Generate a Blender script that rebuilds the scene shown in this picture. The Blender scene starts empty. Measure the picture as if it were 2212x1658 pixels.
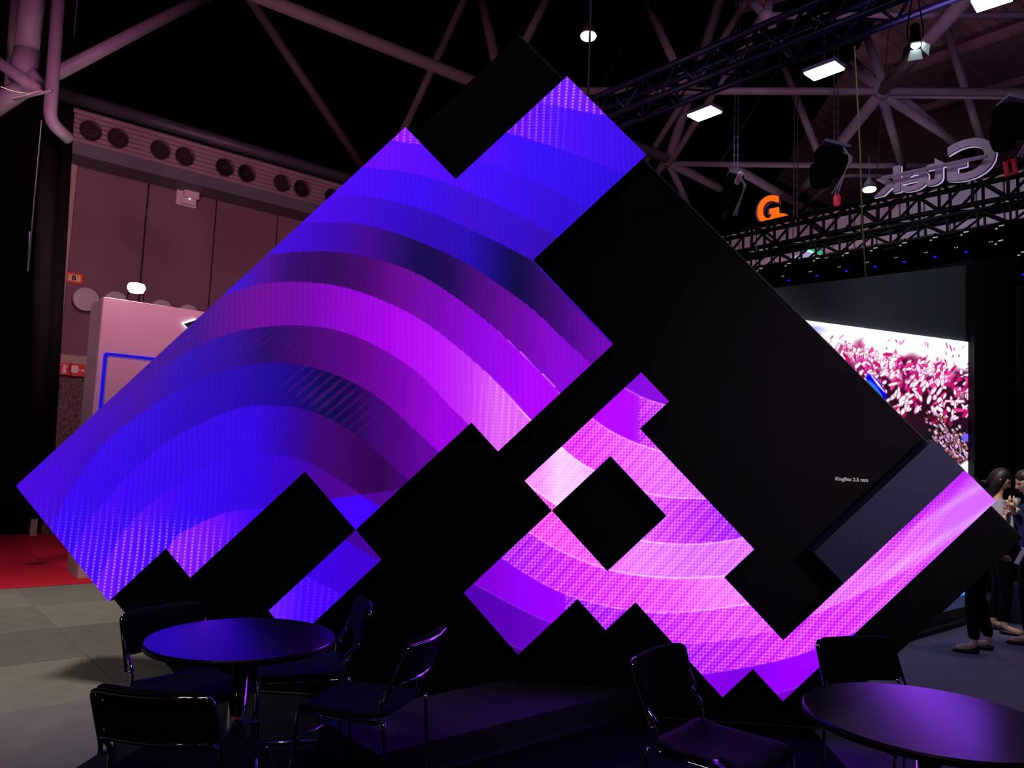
import bpy, bmesh, math, random
import numpy as np
from mathutils import Vector, Matrix, Euler

SC = bpy.context.scene
COL = SC.collection
random.seed(7)
rng = np.random.default_rng(7)

# ------------------------------------------------------------------ camera
FPX = 1661.0
_p = np.array([.733, -.6802, .011]); _q = np.array([.6761, .7266, -.1221])
_p /= np.linalg.norm(_p); _q -= _p * (_p @ _q); _q /= np.linalg.norm(_q)
CX = (_p + _q) / math.sqrt(2); CZ = (_p - _q) / math.sqrt(2); CY = -np.cross(CX, CZ)
if CY[2] < 0: CY = -CY
CH = 1.575
cam_d = bpy.data.cameras.new('camera'); cam = bpy.data.objects.new('camera', cam_d); COL.objects.link(cam)
R = Matrix(((CX[0], -CX[1], -CX[2]), (CY[0], -CY[1], -CY[2]), (CZ[0], -CZ[1], -CZ[2])))
cam.matrix_world = Matrix.Translation((0, 0, CH)) @ R.to_4x4()
cam_d.sensor_width = 36; cam_d.lens = FPX / 2212 * 36; cam_d.clip_end = 200; cam_d.clip_start = .05
SC.camera = cam

# ------------------------------------------------------------------ world, exposure, large lights
SC.view_settings.view_transform = 'Standard'; SC.view_settings.look = 'None'
SC.view_settings.exposure = 0; SC.view_settings.gamma = 1; SC.view_settings.use_curve_mapping = False
wd = bpy.data.worlds.new('hall_dark'); SC.world = wd; wd.use_nodes = True
wd.node_tree.nodes['Background'].inputs[0].default_value = (.02, .016, .09, 1)
wd.node_tree.nodes['Background'].inputs[1].default_value = .1
SC.cycles.max_bounces = 5; SC.cycles.diffuse_bounces = 2; SC.cycles.glossy_bounces = 3
SC.cycles.sample_clamp_indirect = 3

def area(name, loc, target, size, power, color, sy=None, spread=None):
    l = bpy.data.lights.new(name, 'AREA'); l.energy = power; l.color = color; l.size = size
    if sy: l.shape = 'RECTANGLE'; l.size_y = sy
    if spread: l.spread = spread
    o = bpy.data.objects.new(name, l); COL.objects.link(o); o.location = loc
    o.rotation_euler = (Vector(target) - Vector(loc)).to_track_quat('-Z', 'Y').to_euler()
    return o
def spot(name, loc, target, ang, power, color, blend=.6, r=.1):
    l = bpy.data.lights.new(name, 'SPOT'); l.energy = power; l.color = color; l.spot_size = math.radians(ang); l.spot_blend = blend
    l.shadow_soft_size = r
    o = bpy.data.objects.new(name, l); COL.objects.link(o); o.location = loc
    o.rotation_euler = (Vector(target) - Vector(loc)).to_track_quat('-Z', 'Y').to_euler()
    return o
# pink wash that the neighbouring stands throw up to the left wall and the roof steel
spot('pink_wash_wall', (-3.0, 5.5, 5.6), (-8.0, 13.6, 4.0), 82, 520, (1, .34, .60), .9, .8)
spot('pink_wash_roof', (-5, 2.0, 2.6), (-2.5, 15.5, 9.5), 90, 720, (1, .38, .66), .9, 1.0)
spot('violet_wash_roof', (3.5, 5.8, 5.2), (6.5, 14.5, 11.5), 88, 760, (.74, .50, 1), .9, 1.0)
for _x, _y in ((7.7, 14.8), (5.6, 16.9), (3.5, 19.0)): spot('gallery_fill', (_x, _y, 5.5), (_x + 1.3, _y + 1.3, 7.3), 125, 52, (1, .80, 1), .8, .3)  # unseen spots added to brighten the pale gallery panels
spot('warm_board_fill', (5.5, -.5, 4.2), (2.15, 5, 2.15), 27, 820, (1, .80, .78), 1, .4)  # unseen warm spot added to tint the right side of the board
spot('stage_wall_fill', (7.5, 2.5, 6), (3.8, 8.8, 3.4), 40, 240, (.84, .82, 1), 1, .4)  # unseen spot added to lift the grey stage wall
spot('rear_carpet_fill', (-2, -6, 5), (-2, -5, 0), 110, 300, (1, .8, .8), .8, .3)  # unseen spot added to light the carpet behind the camera
area('behind_camera_fill', (-.5, -1.2, 6.2), (-.5, 3, 0), 3.5, 45, (.92, .9, 1), .25)  # unseen strip added for chrome highlights and soft front light
spot('warm_aisle_lamp', (-4.6, 4.2, 6.5), (-4.0, 6.0, 0), 64, 1000, (1, .90, .78), .9, .4)
spot('red_carpet_lamp', (-7, 8.5, 6.0), (-6.6, 8.6, 0), 58, 240, (1, .75, .75), .9, .4)
spot('aisle_lamp_right', (5.2, 7.6, 6.5), (3.4, 6.6, 0), 50, 230, (.85, .6, 1), .9, .4)
spot('people_fill', (3.2, 6.2, 4.6), (4.5, 8.1, 1.4), 24, 380, (1, .93, .82), .8, .2)  # unseen narrow spot added to brighten faces and blazer

# ------------------------------------------------------------------ measuring: photo pixel -> point on a real plane
def _ray(px, py):
    v = np.array([(px - 1106) / FPX, (py - 829) / FPX, 1.]); return np.array([v @ CX, v @ CY, v @ CZ])
def onP(px, py, a, b, c):
    r = _ray(px, py); r = r * (c / (a * r[0] + b * r[1])); return Vector((r[0], r[1], r[2] + CH))
def onY(px, py, y): return onP(px, py, 0, 1, y)
def onZ(px, py, z):
    r = _ray(px, py); r = r * ((z - CH) / r[2]); return Vector((r[0], r[1], z))

# ------------------------------------------------------------------ materials
def lin(c):
    return tuple((x / 255 / 12.92 if x / 255 <= .04045 else ((x / 255 + .055) / 1.055) ** 2.4) for x in c)
def mat(name, rgb, rough=.5, metal=0., emit=None, es=1., var=0., scale=8., bump=0., spec=None, detail=4):
    m = bpy.data.materials.new(name); m.use_nodes = True; nt = m.node_tree; b = nt.nodes['Principled BSDF']
    c = lin(rgb); b.inputs['Base Color'].default_value = (*c, 1)
    b.inputs['Roughness'].default_value = rough; b.inputs['Metallic'].default_value = metal
    if spec is not None: b.inputs['Specular IOR Level'].default_value = spec
    if emit: b.inputs['Emission Color'].default_value = (*lin(emit), 1); b.inputs['Emission Strength'].default_value = es
    if var or bump:
        tc = nt.nodes.new('ShaderNodeTexCoord'); n = nt.nodes.new('ShaderNodeTexNoise'); n.inputs['Scale'].default_value = scale; n.inputs['Detail'].default_value = detail
        nt.links.new(tc.outputs['Object'], n.inputs['Vector'])
        if var:
            r = nt.nodes.new('ShaderNodeValToRGB'); r.color_ramp.elements[0].position = .3; r.color_ramp.elements[1].position = .7
            r.color_ramp.elements[0].color = (*[x * (1 - var) for x in c], 1); r.color_ramp.elements[1].color = (*[min(1, x * (1 + var)) for x in c], 1)
            nt.links.new(n.outputs['Fac'], r.inputs['Fac']); nt.links.new(r.outputs['Color'], b.inputs['Base Color'])
        if bump:
            bp = nt.nodes.new('ShaderNodeBump'); bp.inputs['Strength'].default_value = bump; bp.inputs['Distance'].default_value = .01
            nt.links.new(n.outputs['Fac'], bp.inputs['Height']); nt.links.new(bp.outputs['Normal'], b.inputs['Normal'])
    return m
M = {}
M['black'] = mat('matt_black_board', (25, 21, 32), .9, var=.12, scale=3, spec=.15)
M['black_side'] = mat('black_cabinet_side', (10, 9, 14), .45)
M['grey_module'] = mat('unlit_display_module', (62, 62, 108), .55, var=.08, scale=60, spec=.2)
M['rug'] = mat('black_stand_carpet', (19, 19, 26), .95, var=.25, scale=120, bump=.3, spec=.1)
M['rcarpet'] = mat('grey_aisle_carpet', (110, 104, 118), .95, var=.12, scale=20, bump=.2, spec=.1)
M['red'] = mat('red_carpet', (205, 34, 60), .95, var=.15, scale=14, bump=.2, spec=.1)
M['tile1'] = mat('grey_floor_tile', (118, 114, 108), .8, var=.1, scale=6, bump=.05, spec=.3)
M['tile2'] = mat('grey_floor_tile_dark', (106, 103, 98), .8, var=.1, scale=6, bump=.05, spec=.3)
M['tile3'] = mat('grey_floor_tile_pale', (128, 123, 116), .8, var=.1, scale=6, bump=.05, spec=.3)
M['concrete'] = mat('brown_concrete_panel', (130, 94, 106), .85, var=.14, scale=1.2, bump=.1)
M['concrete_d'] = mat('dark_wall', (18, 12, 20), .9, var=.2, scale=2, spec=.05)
M['trim'] = mat('pale_steel_trim', (176, 150, 140), .6, var=.1, scale=5)
M['stone'] = mat('speckled_aggregate', (104, 78, 80), .8, var=.75, scale=26, bump=.6)
M['duct'] = mat('painted_duct', (168, 136, 148), .6, var=.08, scale=2)
M['duct2'] = mat('painted_duct_face', (100, 96, 106), .6, var=.08, scale=2)
M['nozzle'] = mat('nozzle_metal', (58, 36, 44), .5, .1)
M['dark_metal'] = mat('dark_pipe', (74, 66, 84), .5, .2, var=.15, scale=3)
M['steel'] = mat('painted_steel_tube', (150, 128, 140), .6, var=.12, scale=1.5)
M['steel_p'] = mat('painted_steel_tube_near', (134, 116, 136), .55, var=.12, scale=1.5)
M['deck'] = mat('roof_deck', (156, 112, 122), .8, var=.15, scale=2)
M['black_void'] = mat('near_black_matt', (5, 5, 7), .95, spec=0)  # near-black tone for ceiling, far walls and floor base
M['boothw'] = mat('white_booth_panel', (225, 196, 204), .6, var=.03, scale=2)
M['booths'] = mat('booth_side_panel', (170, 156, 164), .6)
M['blue_strip'] = mat('blue_light_line', (10, 10, 120), .5, emit=(6, 4, 190), es=1)
M['halo'] = mat('white_edge_light', (220, 230, 230), .5, emit=(215, 240, 235), es=1.1)
M['dark_sign'] = mat('dark_sign_face', (30, 40, 50), .5)
M['white_pl'] = mat('white_plastic', (222, 200, 210), .5)
M['disc'] = mat('white_metal_disc', (190, 178, 190), .5, var=.05, scale=3)
M['signred'] = mat('red_sign', (214, 40, 30), .5)
M['signorange'] = mat('orange_sign', (222, 70, 40), .5)
M['signcream'] = mat('cream_sign', (240, 200, 150), .5)
M['signwhite'] = mat('sign_white', (245, 215, 205), .5)
M['chrome'] = mat('chrome_tube', (225, 225, 232), .07, 1.)
M['fabric'] = mat('black_upholstery', (18, 17, 26), .8, var=.2, scale=90, bump=.25, spec=.2)
M['tabletop'] = mat('satin_black_laminate', (16, 14, 26), .25, var=.05, scale=40, spec=1.0)
M['tabletop'].node_tree.nodes['Principled BSDF'].inputs['IOR'].default_value = 2.0; M['tabletop'].node_tree.nodes['Principled BSDF'].inputs['Specular Tint'].default_value = (.95, .62, 1, 1)
M['tableedge'] = mat('black_table_edge', (8, 8, 10), .5)
M['bulb'] = mat('warm_lamp_glass', (255, 230, 190), .3, emit=(255, 226, 180), es=9)
M['flood'] = mat('white_flood_glass', (255, 255, 255), .3, emit=(236, 246, 255), es=14)
M['bulbw'] = mat('bright_lamp_glass', (255, 255, 220), .3, emit=(255, 250, 196), es=14)
M['alu'] = mat('grey_lamp_housing', (140, 140, 160), .4, .6)
M['trussv'] = mat('dark_truss_tube', (60, 54, 104), .4, .6)
M['trussk'] = mat('black_truss_tube', (5, 5, 8), .6, spec=.2)
M['trussb'] = mat('truss_batten', (80, 74, 170), .4, .5)
M['chain'] = mat('chain_steel', (92, 84, 104), .45, .6)
M['wire'] = mat('thin_wire', (76, 66, 92), .5, .5)
M['cable'] = mat('yellow_green_cable', (110, 124, 60), .6)
M['motor'] = mat('black_hoist', (5, 5, 8), .9, spec=0)
M['grey_wall'] = mat('grey_stage_wall', (92, 100, 110), .75, var=.05, scale=2)
M['stage_dark'] = mat('stage_dark', (18, 17, 34), .7)
M['platform'] = mat('stage_platform', (52, 44, 62), .7)
M['pale_panel'] = mat('pale_gallery_panel', (214, 180, 200), .7, var=.12, scale=1.5)
M['pale_panel2'] = mat('pale_gallery_panel_cool', (205, 198, 220), .7, var=.12, scale=1.5)
M['letter'] = mat('grey_sign_letter', (160, 136, 160), .5)
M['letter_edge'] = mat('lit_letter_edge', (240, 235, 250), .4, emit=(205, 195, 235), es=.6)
M['orange'] = mat('orange_letter_face', (255, 100, 10), .5, emit=(255, 102, 8), es=1)
M['bluedot'] = mat('blue_display', (20, 20, 255), .4, emit=(20, 20, 255), es=1.3)
M['whitedot'] = mat('glowing_white_print', (200, 195, 180), .5, emit=(160, 155, 140), es=.8)  # print given a faint glow in place of light falling on it
M['litpanel'] = mat('back_lit_white_panel', (190, 180, 205), .5, emit=(150, 136, 168), es=.9)
M['green'] = mat('green_exit_sign', (20, 170, 120), .5, emit=(16, 165, 112), es=.95)
M['arrow'] = mat('white_exit_pictogram', (210, 250, 240), .5, emit=(190, 235, 225), es=1)
M['barn'] = mat('glowing_barn_door_metal', (190, 205, 205), .45, .3, emit=(120, 135, 140), es=.35)  # lamp light on the doors painted in as a weak glow
M['redlamp'] = mat('red_small_lamp', (200, 40, 60), .4, emit=(130, 25, 45), es=.6)
M['redcloth'] = mat('red_strap', (170, 20, 36), .7)
M['skin'] = mat('skin', (226, 172, 144), .5, var=.04, scale=20)
M['hair'] = mat('black_hair', (26, 16, 20), .4, var=.4, scale=60, bump=.4)
M['hair2'] = mat('dark_brown_hair', (48, 32, 30), .4, var=.4, scale=60, bump=.4)
M['blazer'] = mat('light_grey_blazer', (168, 164, 180), .8, var=.06, scale=60)
M['shirt'] = mat('white_shirt', (225, 225, 225), .7)
M['navy'] = mat('navy_dress_cloth', (24, 26, 84), .8, var=.1, scale=50)
M['blackcloth'] = mat('black_trousers_cloth', (4, 4, 7), .9, spec=.1)
M['shoe'] = mat('dark_flat_shoe', (10, 11, 30), .4)
M['lips'] = mat('lips', (170, 80, 80), .4)
M['eye'] = mat('eye', (30, 20, 20), .3)

# ------------------------------------------------------------------ object helpers
def obj(name, data, m=None, parent=None, smooth=False):
    if isinstance(data, bmesh.types.BMesh):
        bmesh.ops.recalc_face_normals(data, faces=data.faces)
        me = bpy.data.meshes.new(name); data.to_mesh(me); data.free()
    else: me = data
    o = bpy.data.objects.new(name, me); COL.objects.link(o)
    if m is not None and not me.materials: me.materials.append(M[m] if isinstance(m, str) else m)
    if smooth:
        for p in me.polygons: p.use_smooth = True
    if parent is not None: o.parent = parent
    return o
def tag(o, label, cat, group=None, kind=None):
    o['label'] = label; o['category'] = cat
    if group: o['group'] = group
    if kind: o['kind'] = kind
    return o
def thing(name, label, cat, loc=(0, 0, 0), rz=0, group=None):
    o = bpy.data.objects.new(name, None); o.empty_display_size = .1; COL.objects.link(o); o.location = loc; o.rotation_euler = (0, 0, rz)
    return tag(o, label, cat, group)
def struct(name, data, m, smooth=False):
    o = obj(name, data, m, None, smooth); o['kind'] = 'structure'; return o
def dup(root, loc, rz, label=None, group=None):
    r = root.copy(); COL.objects.link(r); r.location = loc; r.rotation_euler = (0, 0, rz)
    if label: r['label'] = label
    if group: r['group'] = group
    for ch in list(root.children):
        c = ch.copy(); COL.objects.link(c); c.parent = r
        for g in list(ch.children):
            d = g.copy(); COL.objects.link(d); d.parent = c
    return r
def B(): return bmesh.new()
def box(bm, c, s, rot=None, bev=0):
    m = Matrix.Translation(c) @ (rot.to_4x4() if rot is not None else Matrix.Identity(4)) @ Matrix.Diagonal((*s, 1))
    r = bmesh.ops.create_cube(bm, size=1, matrix=m)
    if bev:
        es = {e for v in r['verts'] for e in v.link_edges}
        bmesh.ops.bevel(bm, geom=list(es), offset=bev, segments=2, affect='EDGES', profile=.5)
    return bm
def cyl(bm, a, b, r, n=12, r2=None, caps=True):
    a = Vector(a); b = Vector(b); d = b - a
    q = d.to_track_quat('Z', 'Y').to_matrix().to_4x4()
    bmesh.ops.create_cone(bm, cap_ends=caps, segments=n, radius1=r, radius2=r if r2 is None else r2, depth=d.length, matrix=Matrix.Translation((a + b) / 2) @ q)
    return bm
def fillet(pts, r, n=4, closed=False):
    P = [Vector(p) for p in pts]; out = [] if closed else [P[0]]
    rngi = range(len(P)) if closed else range(1, len(P) - 1)
    for i in rngi:
        a, b, c = P[i - 1], P[i], P[(i + 1) % len(P)]
        u = (a - b); v = (c - b); k = min(r, u.length * .45, v.length * .45); u.normalize(); v.normalize()
        s, e = b + u * k, b + v * k
        for j in range(n + 1):
            t = j / n; out.append(s * (1 - t) ** 2 + b * 2 * t * (1 - t) + e * t * t)
    if not closed: out.append(P[-1])
    return out
def tube(bm, pts, r, n=8, closed=False):
    P = [Vector(p) for p in pts]; rings = []; up = None
    L = len(P)
    for i in range(L):
        if closed: t = P[(i + 1) % L] - P[i - 1]
        else: t = P[min(i + 1, L - 1)] - P[max(i - 1, 0)]
        t.normalize()
        if up is None:
            up = Vector((0, 0, 1)) if abs(t.z) < .9 else Vector((1, 0, 0))
        x = up - t * up.dot(t); x.normalize(); y = t.cross(x); up = x
        rr = r[i] if isinstance(r, (list, tuple)) else r
        rings.append([bm.verts.new(P[i] + x * math.cos(2 * math.pi * k / n) * rr + y * math.sin(2 * math.pi * k / n) * rr) for k in range(n)])
    for i in range(L if closed else L - 1):
        A, C = rings[i], rings[(i + 1) % L]
        for k in range(n): bm.faces.new((A[k], A[(k + 1) % n], C[(k + 1) % n], C[k]))
    if not closed: bm.faces.new(rings[0][::-1]); bm.faces.new(rings[-1])
    return bm
def prism(bm, pts, off):
    """polygon pts extruded by the vector off"""
    off = Vector(off); a = [bm.verts.new(Vector(p)) for p in pts]; b = [bm.verts.new(Vector(p) + off) for p in pts]
    bm.faces.new(a); bm.faces.new(b[::-1]); n = len(a)
    for i in range(n): bm.faces.new((a[i], b[i], b[(i + 1) % n], a[(i + 1) % n]))
    return bm
def lathe(bm, prof, n=24, c=(0, 0, 0), rot=None):
    rings = []
    for r, z in prof:
        ring = []
        for k in range(n):
            v = Vector((r * math.cos(2 * math.pi * k / n), r * math.sin(2 * math.pi * k / n), z))
            if rot is not None: v = rot @ v
            ring.append(bm.verts.new(v + Vector(c)))
        rings.append(ring)
    for i in range(len(rings) - 1):
        for k in range(n): bm.faces.new((rings[i][k], rings[i][(k + 1) % n], rings[i + 1][(k + 1) % n], rings[i + 1][k]))
    bm.faces.new(rings[0][::-1]); bm.faces.new(rings[-1])
    return bm
def text_mesh(name, s, size, depth, fat=0.):
    cu = bpy.data.curves.new(name, 'FONT'); cu.body = s; cu.size = size; cu.extrude = depth / 2; cu.offset = fat; cu.resolution_u = 5
    o = bpy.data.objects.new(name, cu); COL.objects.link(o)
    dg = bpy.context.evaluated_depsgraph_get(); me = bpy.data.meshes.new_from_object(o.evaluated_get(dg))
    bpy.data.objects.remove(o); bpy.data.curves.remove(cu); me.name = name; me.materials.clear(); return me
S2 = math.sqrt(2)
DA = Vector((1 / S2, 1 / S2, 0)); DB = Vector((-1 / S2, 1 / S2, 0)); UP = Vector((0, 0, 1))   # the hall runs at 45 degrees to the stand
RA = Matrix((DA, DB, UP)).transposed()      # columns: along DA, along DB, up
RB = Matrix((DB, -DA, UP)).transposed()     # columns: along DB, along -DA, up
def ab(a, b, z=0): return DA * a + DB * b + UP * z

# ================================================================== FLOOR
fl = struct('floor', box(B(), (0, 13, -.07), (60, 56, .1)), 'black_void')
struct('floor_stand_carpet', box(B(), (-.4, 1.6, -.005), (3.84, 7.4, .018)), 'rug')
cr = B(); prism(cr, [(1.52, -2, -.02), (16, -2, -.02), (16, 16, -.02), (1.52, 16, -.02)], (0, 0, .022)); struct('floor_aisle_carpet', cr, 'rcarpet')
rd = B(); prism(rd, [ab(-9, 9.55, -.02), ab(14, 9.55, -.02), ab(14, 22, -.02), ab(-9, 22, -.02)], (0, 0, .026)); struct('floor_red_carpet', rd, 'red')
rr2 = B(); prism(rr2, [(-12, -14, -.02), (12, -14, -.02), (12, -2.3, -.02), (-12, -2.3, -.02)], (0, 0, .026)); struct('floor_added_red_carpet', rr2, 'red')  # out of view, added so the chrome picks up red reflections
tl = bpy.data.objects.new('floor_tiles', None); COL.objects.link(tl); tl['kind'] = 'structure'
tm = [obj('floor_tile', box(B(), (0, 0, -.008), (2.117, 1.057, .02), RA, .0012), m) for m in ('tile1', 'tile2', 'tile3')]
first = {}
for i in range(-3, 4):
    for j in range(0, 9):
        a = 1.46 + 2.12 * i + 1.06; b = 9.55 - 1.06 * j - .53
        c = ab(a, b)
        if c.x > -1.3 or c.y < -2.2 or c.x < -9: continue
        k = (i * 7 + j * 5 + (i * j) % 3) % 3
        o = tm[k] if k not in first else tm[k].copy()
        if k in first: COL.objects.link(o)
        first[k] = 1; o.parent = tl; o.location = (c.x, c.y, random.uniform(-.001, .001))
for k in range(3):
    if k not in first: bpy.data.objects.remove(tm[k])

for nm_w, pts_w, off_w in (('wall_far', [(-30, 40, -.1), (30, 40, -.1), (30, 40, 13.2), (-30, 40, 13.2)], (0, .3, 0)),
                           ('wall_right', [(28, -14, -.1), (28, 40, -.1), (28, 40, 13.2), (28, -14, 13.2)], (.3, 0, 0)),
                           ('wall_rear', [(-30, -14, -.1), (28, -14, -.1), (28, -14, 13.2), (-30, -14, 13.2)], (0, -.3, 0)),
                           ('wall_far_left', [(-30, -14, -.1), (-30, 40, -.1), (-30, 40, 13.2), (-30, -14, 13.2)], (-.3, 0, 0))):
    struct(nm_w, prism(B(), pts_w, off_w), 'black_void')

# ================================================================== VIDEO WALL
YB = 4.8552; OX, OZ = -3.6386, 1.2515; U = .25 / S2
def pq(p, q, y=YB): return Vector((OX + (p + q) * U, y, OZ + (p - q) * U))
UA=[[[-0.282,3.901],[-0.041,3.851],[0.15,3.814]],[[-0.482,3.694],[-0.245,3.623],[0.045,3.52],[0.304,3.42]],[[-1.261,3.634],[-1.048,3.604],[-0.667,3.509],[-0.33,3.385],[0.055,3.201]],[[-1.441,3.447],[-1.184,3.422],[-0.918,3.365],[-0.656,3.262],[-0.393,3.142],[-0.141,3.002]],[[-1.633,3.255],[-1.436,3.254],[-1.172,3.208],[-0.906,3.128],[-0.645,3.014],[-0.383,2.89],[-0.282,2.834],[-0.22,2.772]],[[-1.835,3.062],[-1.49,3.068],[-1.227,3.016],[-0.96,2.922],[-0.699,2.804],[-0.503,2.68],[-0.242,2.496],[-0.12,2.385],[0.11,2.178]],[[-2.059,2.841],[-1.809,2.868],[-1.543,2.867],[-1.28,2.82],[-1.014,2.727],[-0.751,2.571],[-0.49,2.375],[-0.229,2.141],[-0.107,2.021],[-0.077,1.984]],[[-2.333,2.56],[-2.058,2.644],[-1.795,2.663],[-1.529,2.638],[-1.265,2.558],[-0.999,2.437],[-0.736,2.254],[-0.476,2.035],[-0.261,1.813]],[[-3.529,1.148],[-3.352,1.459],[-3.116,1.712],[-2.868,1.932],[-2.555,2.166],[-2.299,2.297],[-2.037,2.357],[-1.813,2.375],[-1.511,2.341],[-1.247,2.239],[-0.98,2.076],[-0.716,1.826],[-0.651,1.766]],[[-3.355,1.021],[-3.325,1.097],[-3.223,1.297],[-3.096,1.499],[-2.851,1.737],[-2.536,1.946],[-2.281,2.064],[-2.019,2.118],[-1.824,2.121],[-1.627,2.085],[-1.426,2.016],[-1.228,1.909],[-0.96,1.693],[-0.832,1.583]],[[-3.207,0.837],[-3.142,0.989],[-2.99,1.211],[-2.795,1.436],[-2.696,1.527],[-2.446,1.691],[-2.193,1.809],[-1.879,1.844],[-1.617,1.796],[-1.435,1.713],[-1.283,1.61],[-1.026,1.405]],[[-3.017,0.67],[-2.964,0.799],[-2.885,0.966],[-2.767,1.12],[-2.619,1.251],[-2.421,1.388],[-2.169,1.506],[-1.973,1.526],[-1.779,1.513],[-1.516,1.411],[-1.263,1.264]],[[-2.564,0.899],[-2.517,0.969],[-2.393,1.051],[-2.23,1.132],[-1.948,1.183]]]
DAA=[[[0.323,2.035],[0.451,1.973],[0.575,1.936]],[[0.126,1.836],[0.229,1.77],[0.401,1.693],[0.559,1.647]],[[-0.062,1.651],[0.054,1.563],[0.147,1.513],[0.474,1.386],[0.63,1.365],[0.818,1.367]],[[-0.224,1.379],[-0.079,1.288],[0.18,1.171],[0.449,1.097],[0.636,1.083],[0.801,1.091],[0.965,1.116],[1.073,1.143]],[[-0.246,1.114],[-0.084,1.026],[0.084,0.958],[0.253,0.91],[0.421,0.885],[0.64,0.877],[0.86,0.894],[0.957,0.904]],[[-0.41,0.95],[-0.247,0.856],[-0.02,0.753],[0.206,0.695],[0.426,0.668],[0.644,0.669],[0.863,0.698],[1.088,0.743]],[[-0.574,0.78],[-0.352,0.676],[-0.079,0.566],[0.212,0.496],[0.681,0.485],[0.902,0.514],[1.112,0.561],[1.248,0.602],[1.457,0.69],[1.632,0.778],[1.84,0.89],[2.047,1.009],[2.254,1.167],[2.41,1.303]],[[-0.334,0.426],[-0.192,0.376],[0.234,0.311],[0.83,0.319],[1.114,0.38],[1.323,0.438],[1.468,0.493],[1.737,0.619]],[[0.517,0.124],[0.956,0.165],[1.273,0.234],[1.426,0.289]]]
SA=[[[-1.413,1.016],[-1.237,0.92]],[[-1.612,0.757],[-1.397,0.671]]]
UC=[[[-0.222,110,20,255],[0.177,110,10,255]],[[-0.412,110,0,250],[-0.116,75,0,255],[0.409,60,0,240]],[[-1.162,150,10,255],[-0.71,90,0,250],[-0.412,60,0,255],[0.177,45,0,235]],[[-1.314,105,0,250],[-1.011,90,0,255],[-0.56,62,0,250],[-0.116,50,0,220]],[[-1.498,75,0,250],[-1.011,60,0,245],[-0.71,62,0,215],[-0.412,55,0,210],[-0.146,55,0,180]],[[-1.683,75,0,240],[-1.314,60,0,215],[-1.011,50,0,190],[-0.71,42,0,185],[-0.531,20,0,130],[-0.382,8,0,70],[-0.175,55,0,105],[0.001,85,0,150],[0.177,120,0,190]],[[-1.93,65,0,225],[-1.621,60,0,190],[-1.375,68,0,150],[-1.162,40,0,110],[-1.011,18,0,75],[-0.83,28,0,85],[-0.65,72,0,125],[-0.412,105,0,160],[-0.116,140,0,220]],[[-2.243,60,0,215],[-2.055,75,0,160],[-1.868,50,0,110],[-1.621,48,0,92],[-1.375,72,0,110],[-1.132,108,0,155],[-0.86,125,0,190],[-0.56,150,0,235],[-0.264,178,0,252]],[[-3.652,75,0,235],[-3.197,65,0,200],[-2.876,62,0,165],[-2.495,55,0,150],[-2.305,92,0,150],[-2.055,115,0,160],[-1.775,120,0,180],[-1.467,150,0,215],[-1.162,175,0,240],[-0.86,190,20,250],[-0.65,205,50,250],[-0.471,228,100,250]],[[-3.424,70,0,230],[-3.133,58,0,200],[-2.812,62,0,170],[-2.558,42,0,190],[-2.243,50,0,160],[-1.993,38,0,105],[-1.775,65,0,110],[-1.559,85,0,130],[-1.314,105,0,150],[-1.071,130,0,190],[-0.83,160,0,230]],[[-3.522,65,0,255],[-2.876,52,0,235],[-2.495,45,0,200],[-2.117,38,0,175],[-1.806,28,0,135],[-1.575,8,4,75],[-1.437,25,0,80],[-1.253,65,0,115],[-1.101,80,0,130],[-0.95,100,0,160]],[[-3.359,92,4,255],[-2.876,64,0,252],[-2.4,55,0,240],[-2.055,55,0,235],[-1.806,50,0,170],[-1.621,62,0,120],[-1.437,62,0,100],[-1.193,50,0,80],[-1.071,65,0,110]],[[-3.197,132,28,255],[-2.876,100,8,255],[-2.621,72,0,255],[-2.463,58,0,255],[-2.055,55,0,235],[-1.806,60,0,205],[-1.559,78,0,150],[-1.375,85,0,155]],[[-2.621,150,30,250],[-2.243,112,8,255],[-2.024,68,0,255]]]
DC=[[[0.441,135,0,225]],[[0.214,185,0,255],[0.384,180,0,255],[0.497,195,60,250]],[[0.044,220,50,250],[0.299,232,90,255],[0.553,225,110,255],[0.777,222,105,255]],[[-0.185,252,150,250],[-0.071,255,205,255],[0.072,255,190,255],[0.214,235,130,255],[0.497,215,90,255],[0.777,185,40,255],[0.999,158,0,255]],[[-0.157,240,80,240],[0.157,245,95,245],[0.441,228,130,255],[0.777,215,115,255],[1.055,222,115,255]],[[-0.301,168,0,250],[-0.071,195,25,250],[0.214,215,60,250],[0.637,230,85,250],[0.888,238,120,255],[1.055,240,125,255]],[[-0.503,130,0,220],[-0.214,150,0,255],[0.157,165,0,250],[0.497,190,30,255],[0.916,218,75,250],[1.275,222,90,255],[1.603,225,115,255],[2.007,226,112,255],[2.301,215,100,255],[2.486,218,100,255]],[[-0.503,85,0,180],[-0.214,98,0,190],[0.214,155,0,240],[0.721,165,0,255],[1.11,190,25,255],[1.33,210,55,255],[1.603,208,45,250],[2.141,215,75,255],[2.407,222,100,255]],[[-0.272,75,0,150],[0.497,140,0,240],[0.833,142,0,242],[1.055,128,0,228],[1.33,155,0,255]],[[1.055,110,0,200],[1.33,125,0,210]]]
SCC=[[[-1.525,60,0,140],[-1.228,70,0,160]],[[-1.705,60,0,240],[-1.228,65,0,215]],[[-1.856,115,30,255],[-1.645,75,0,255]]]

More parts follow.
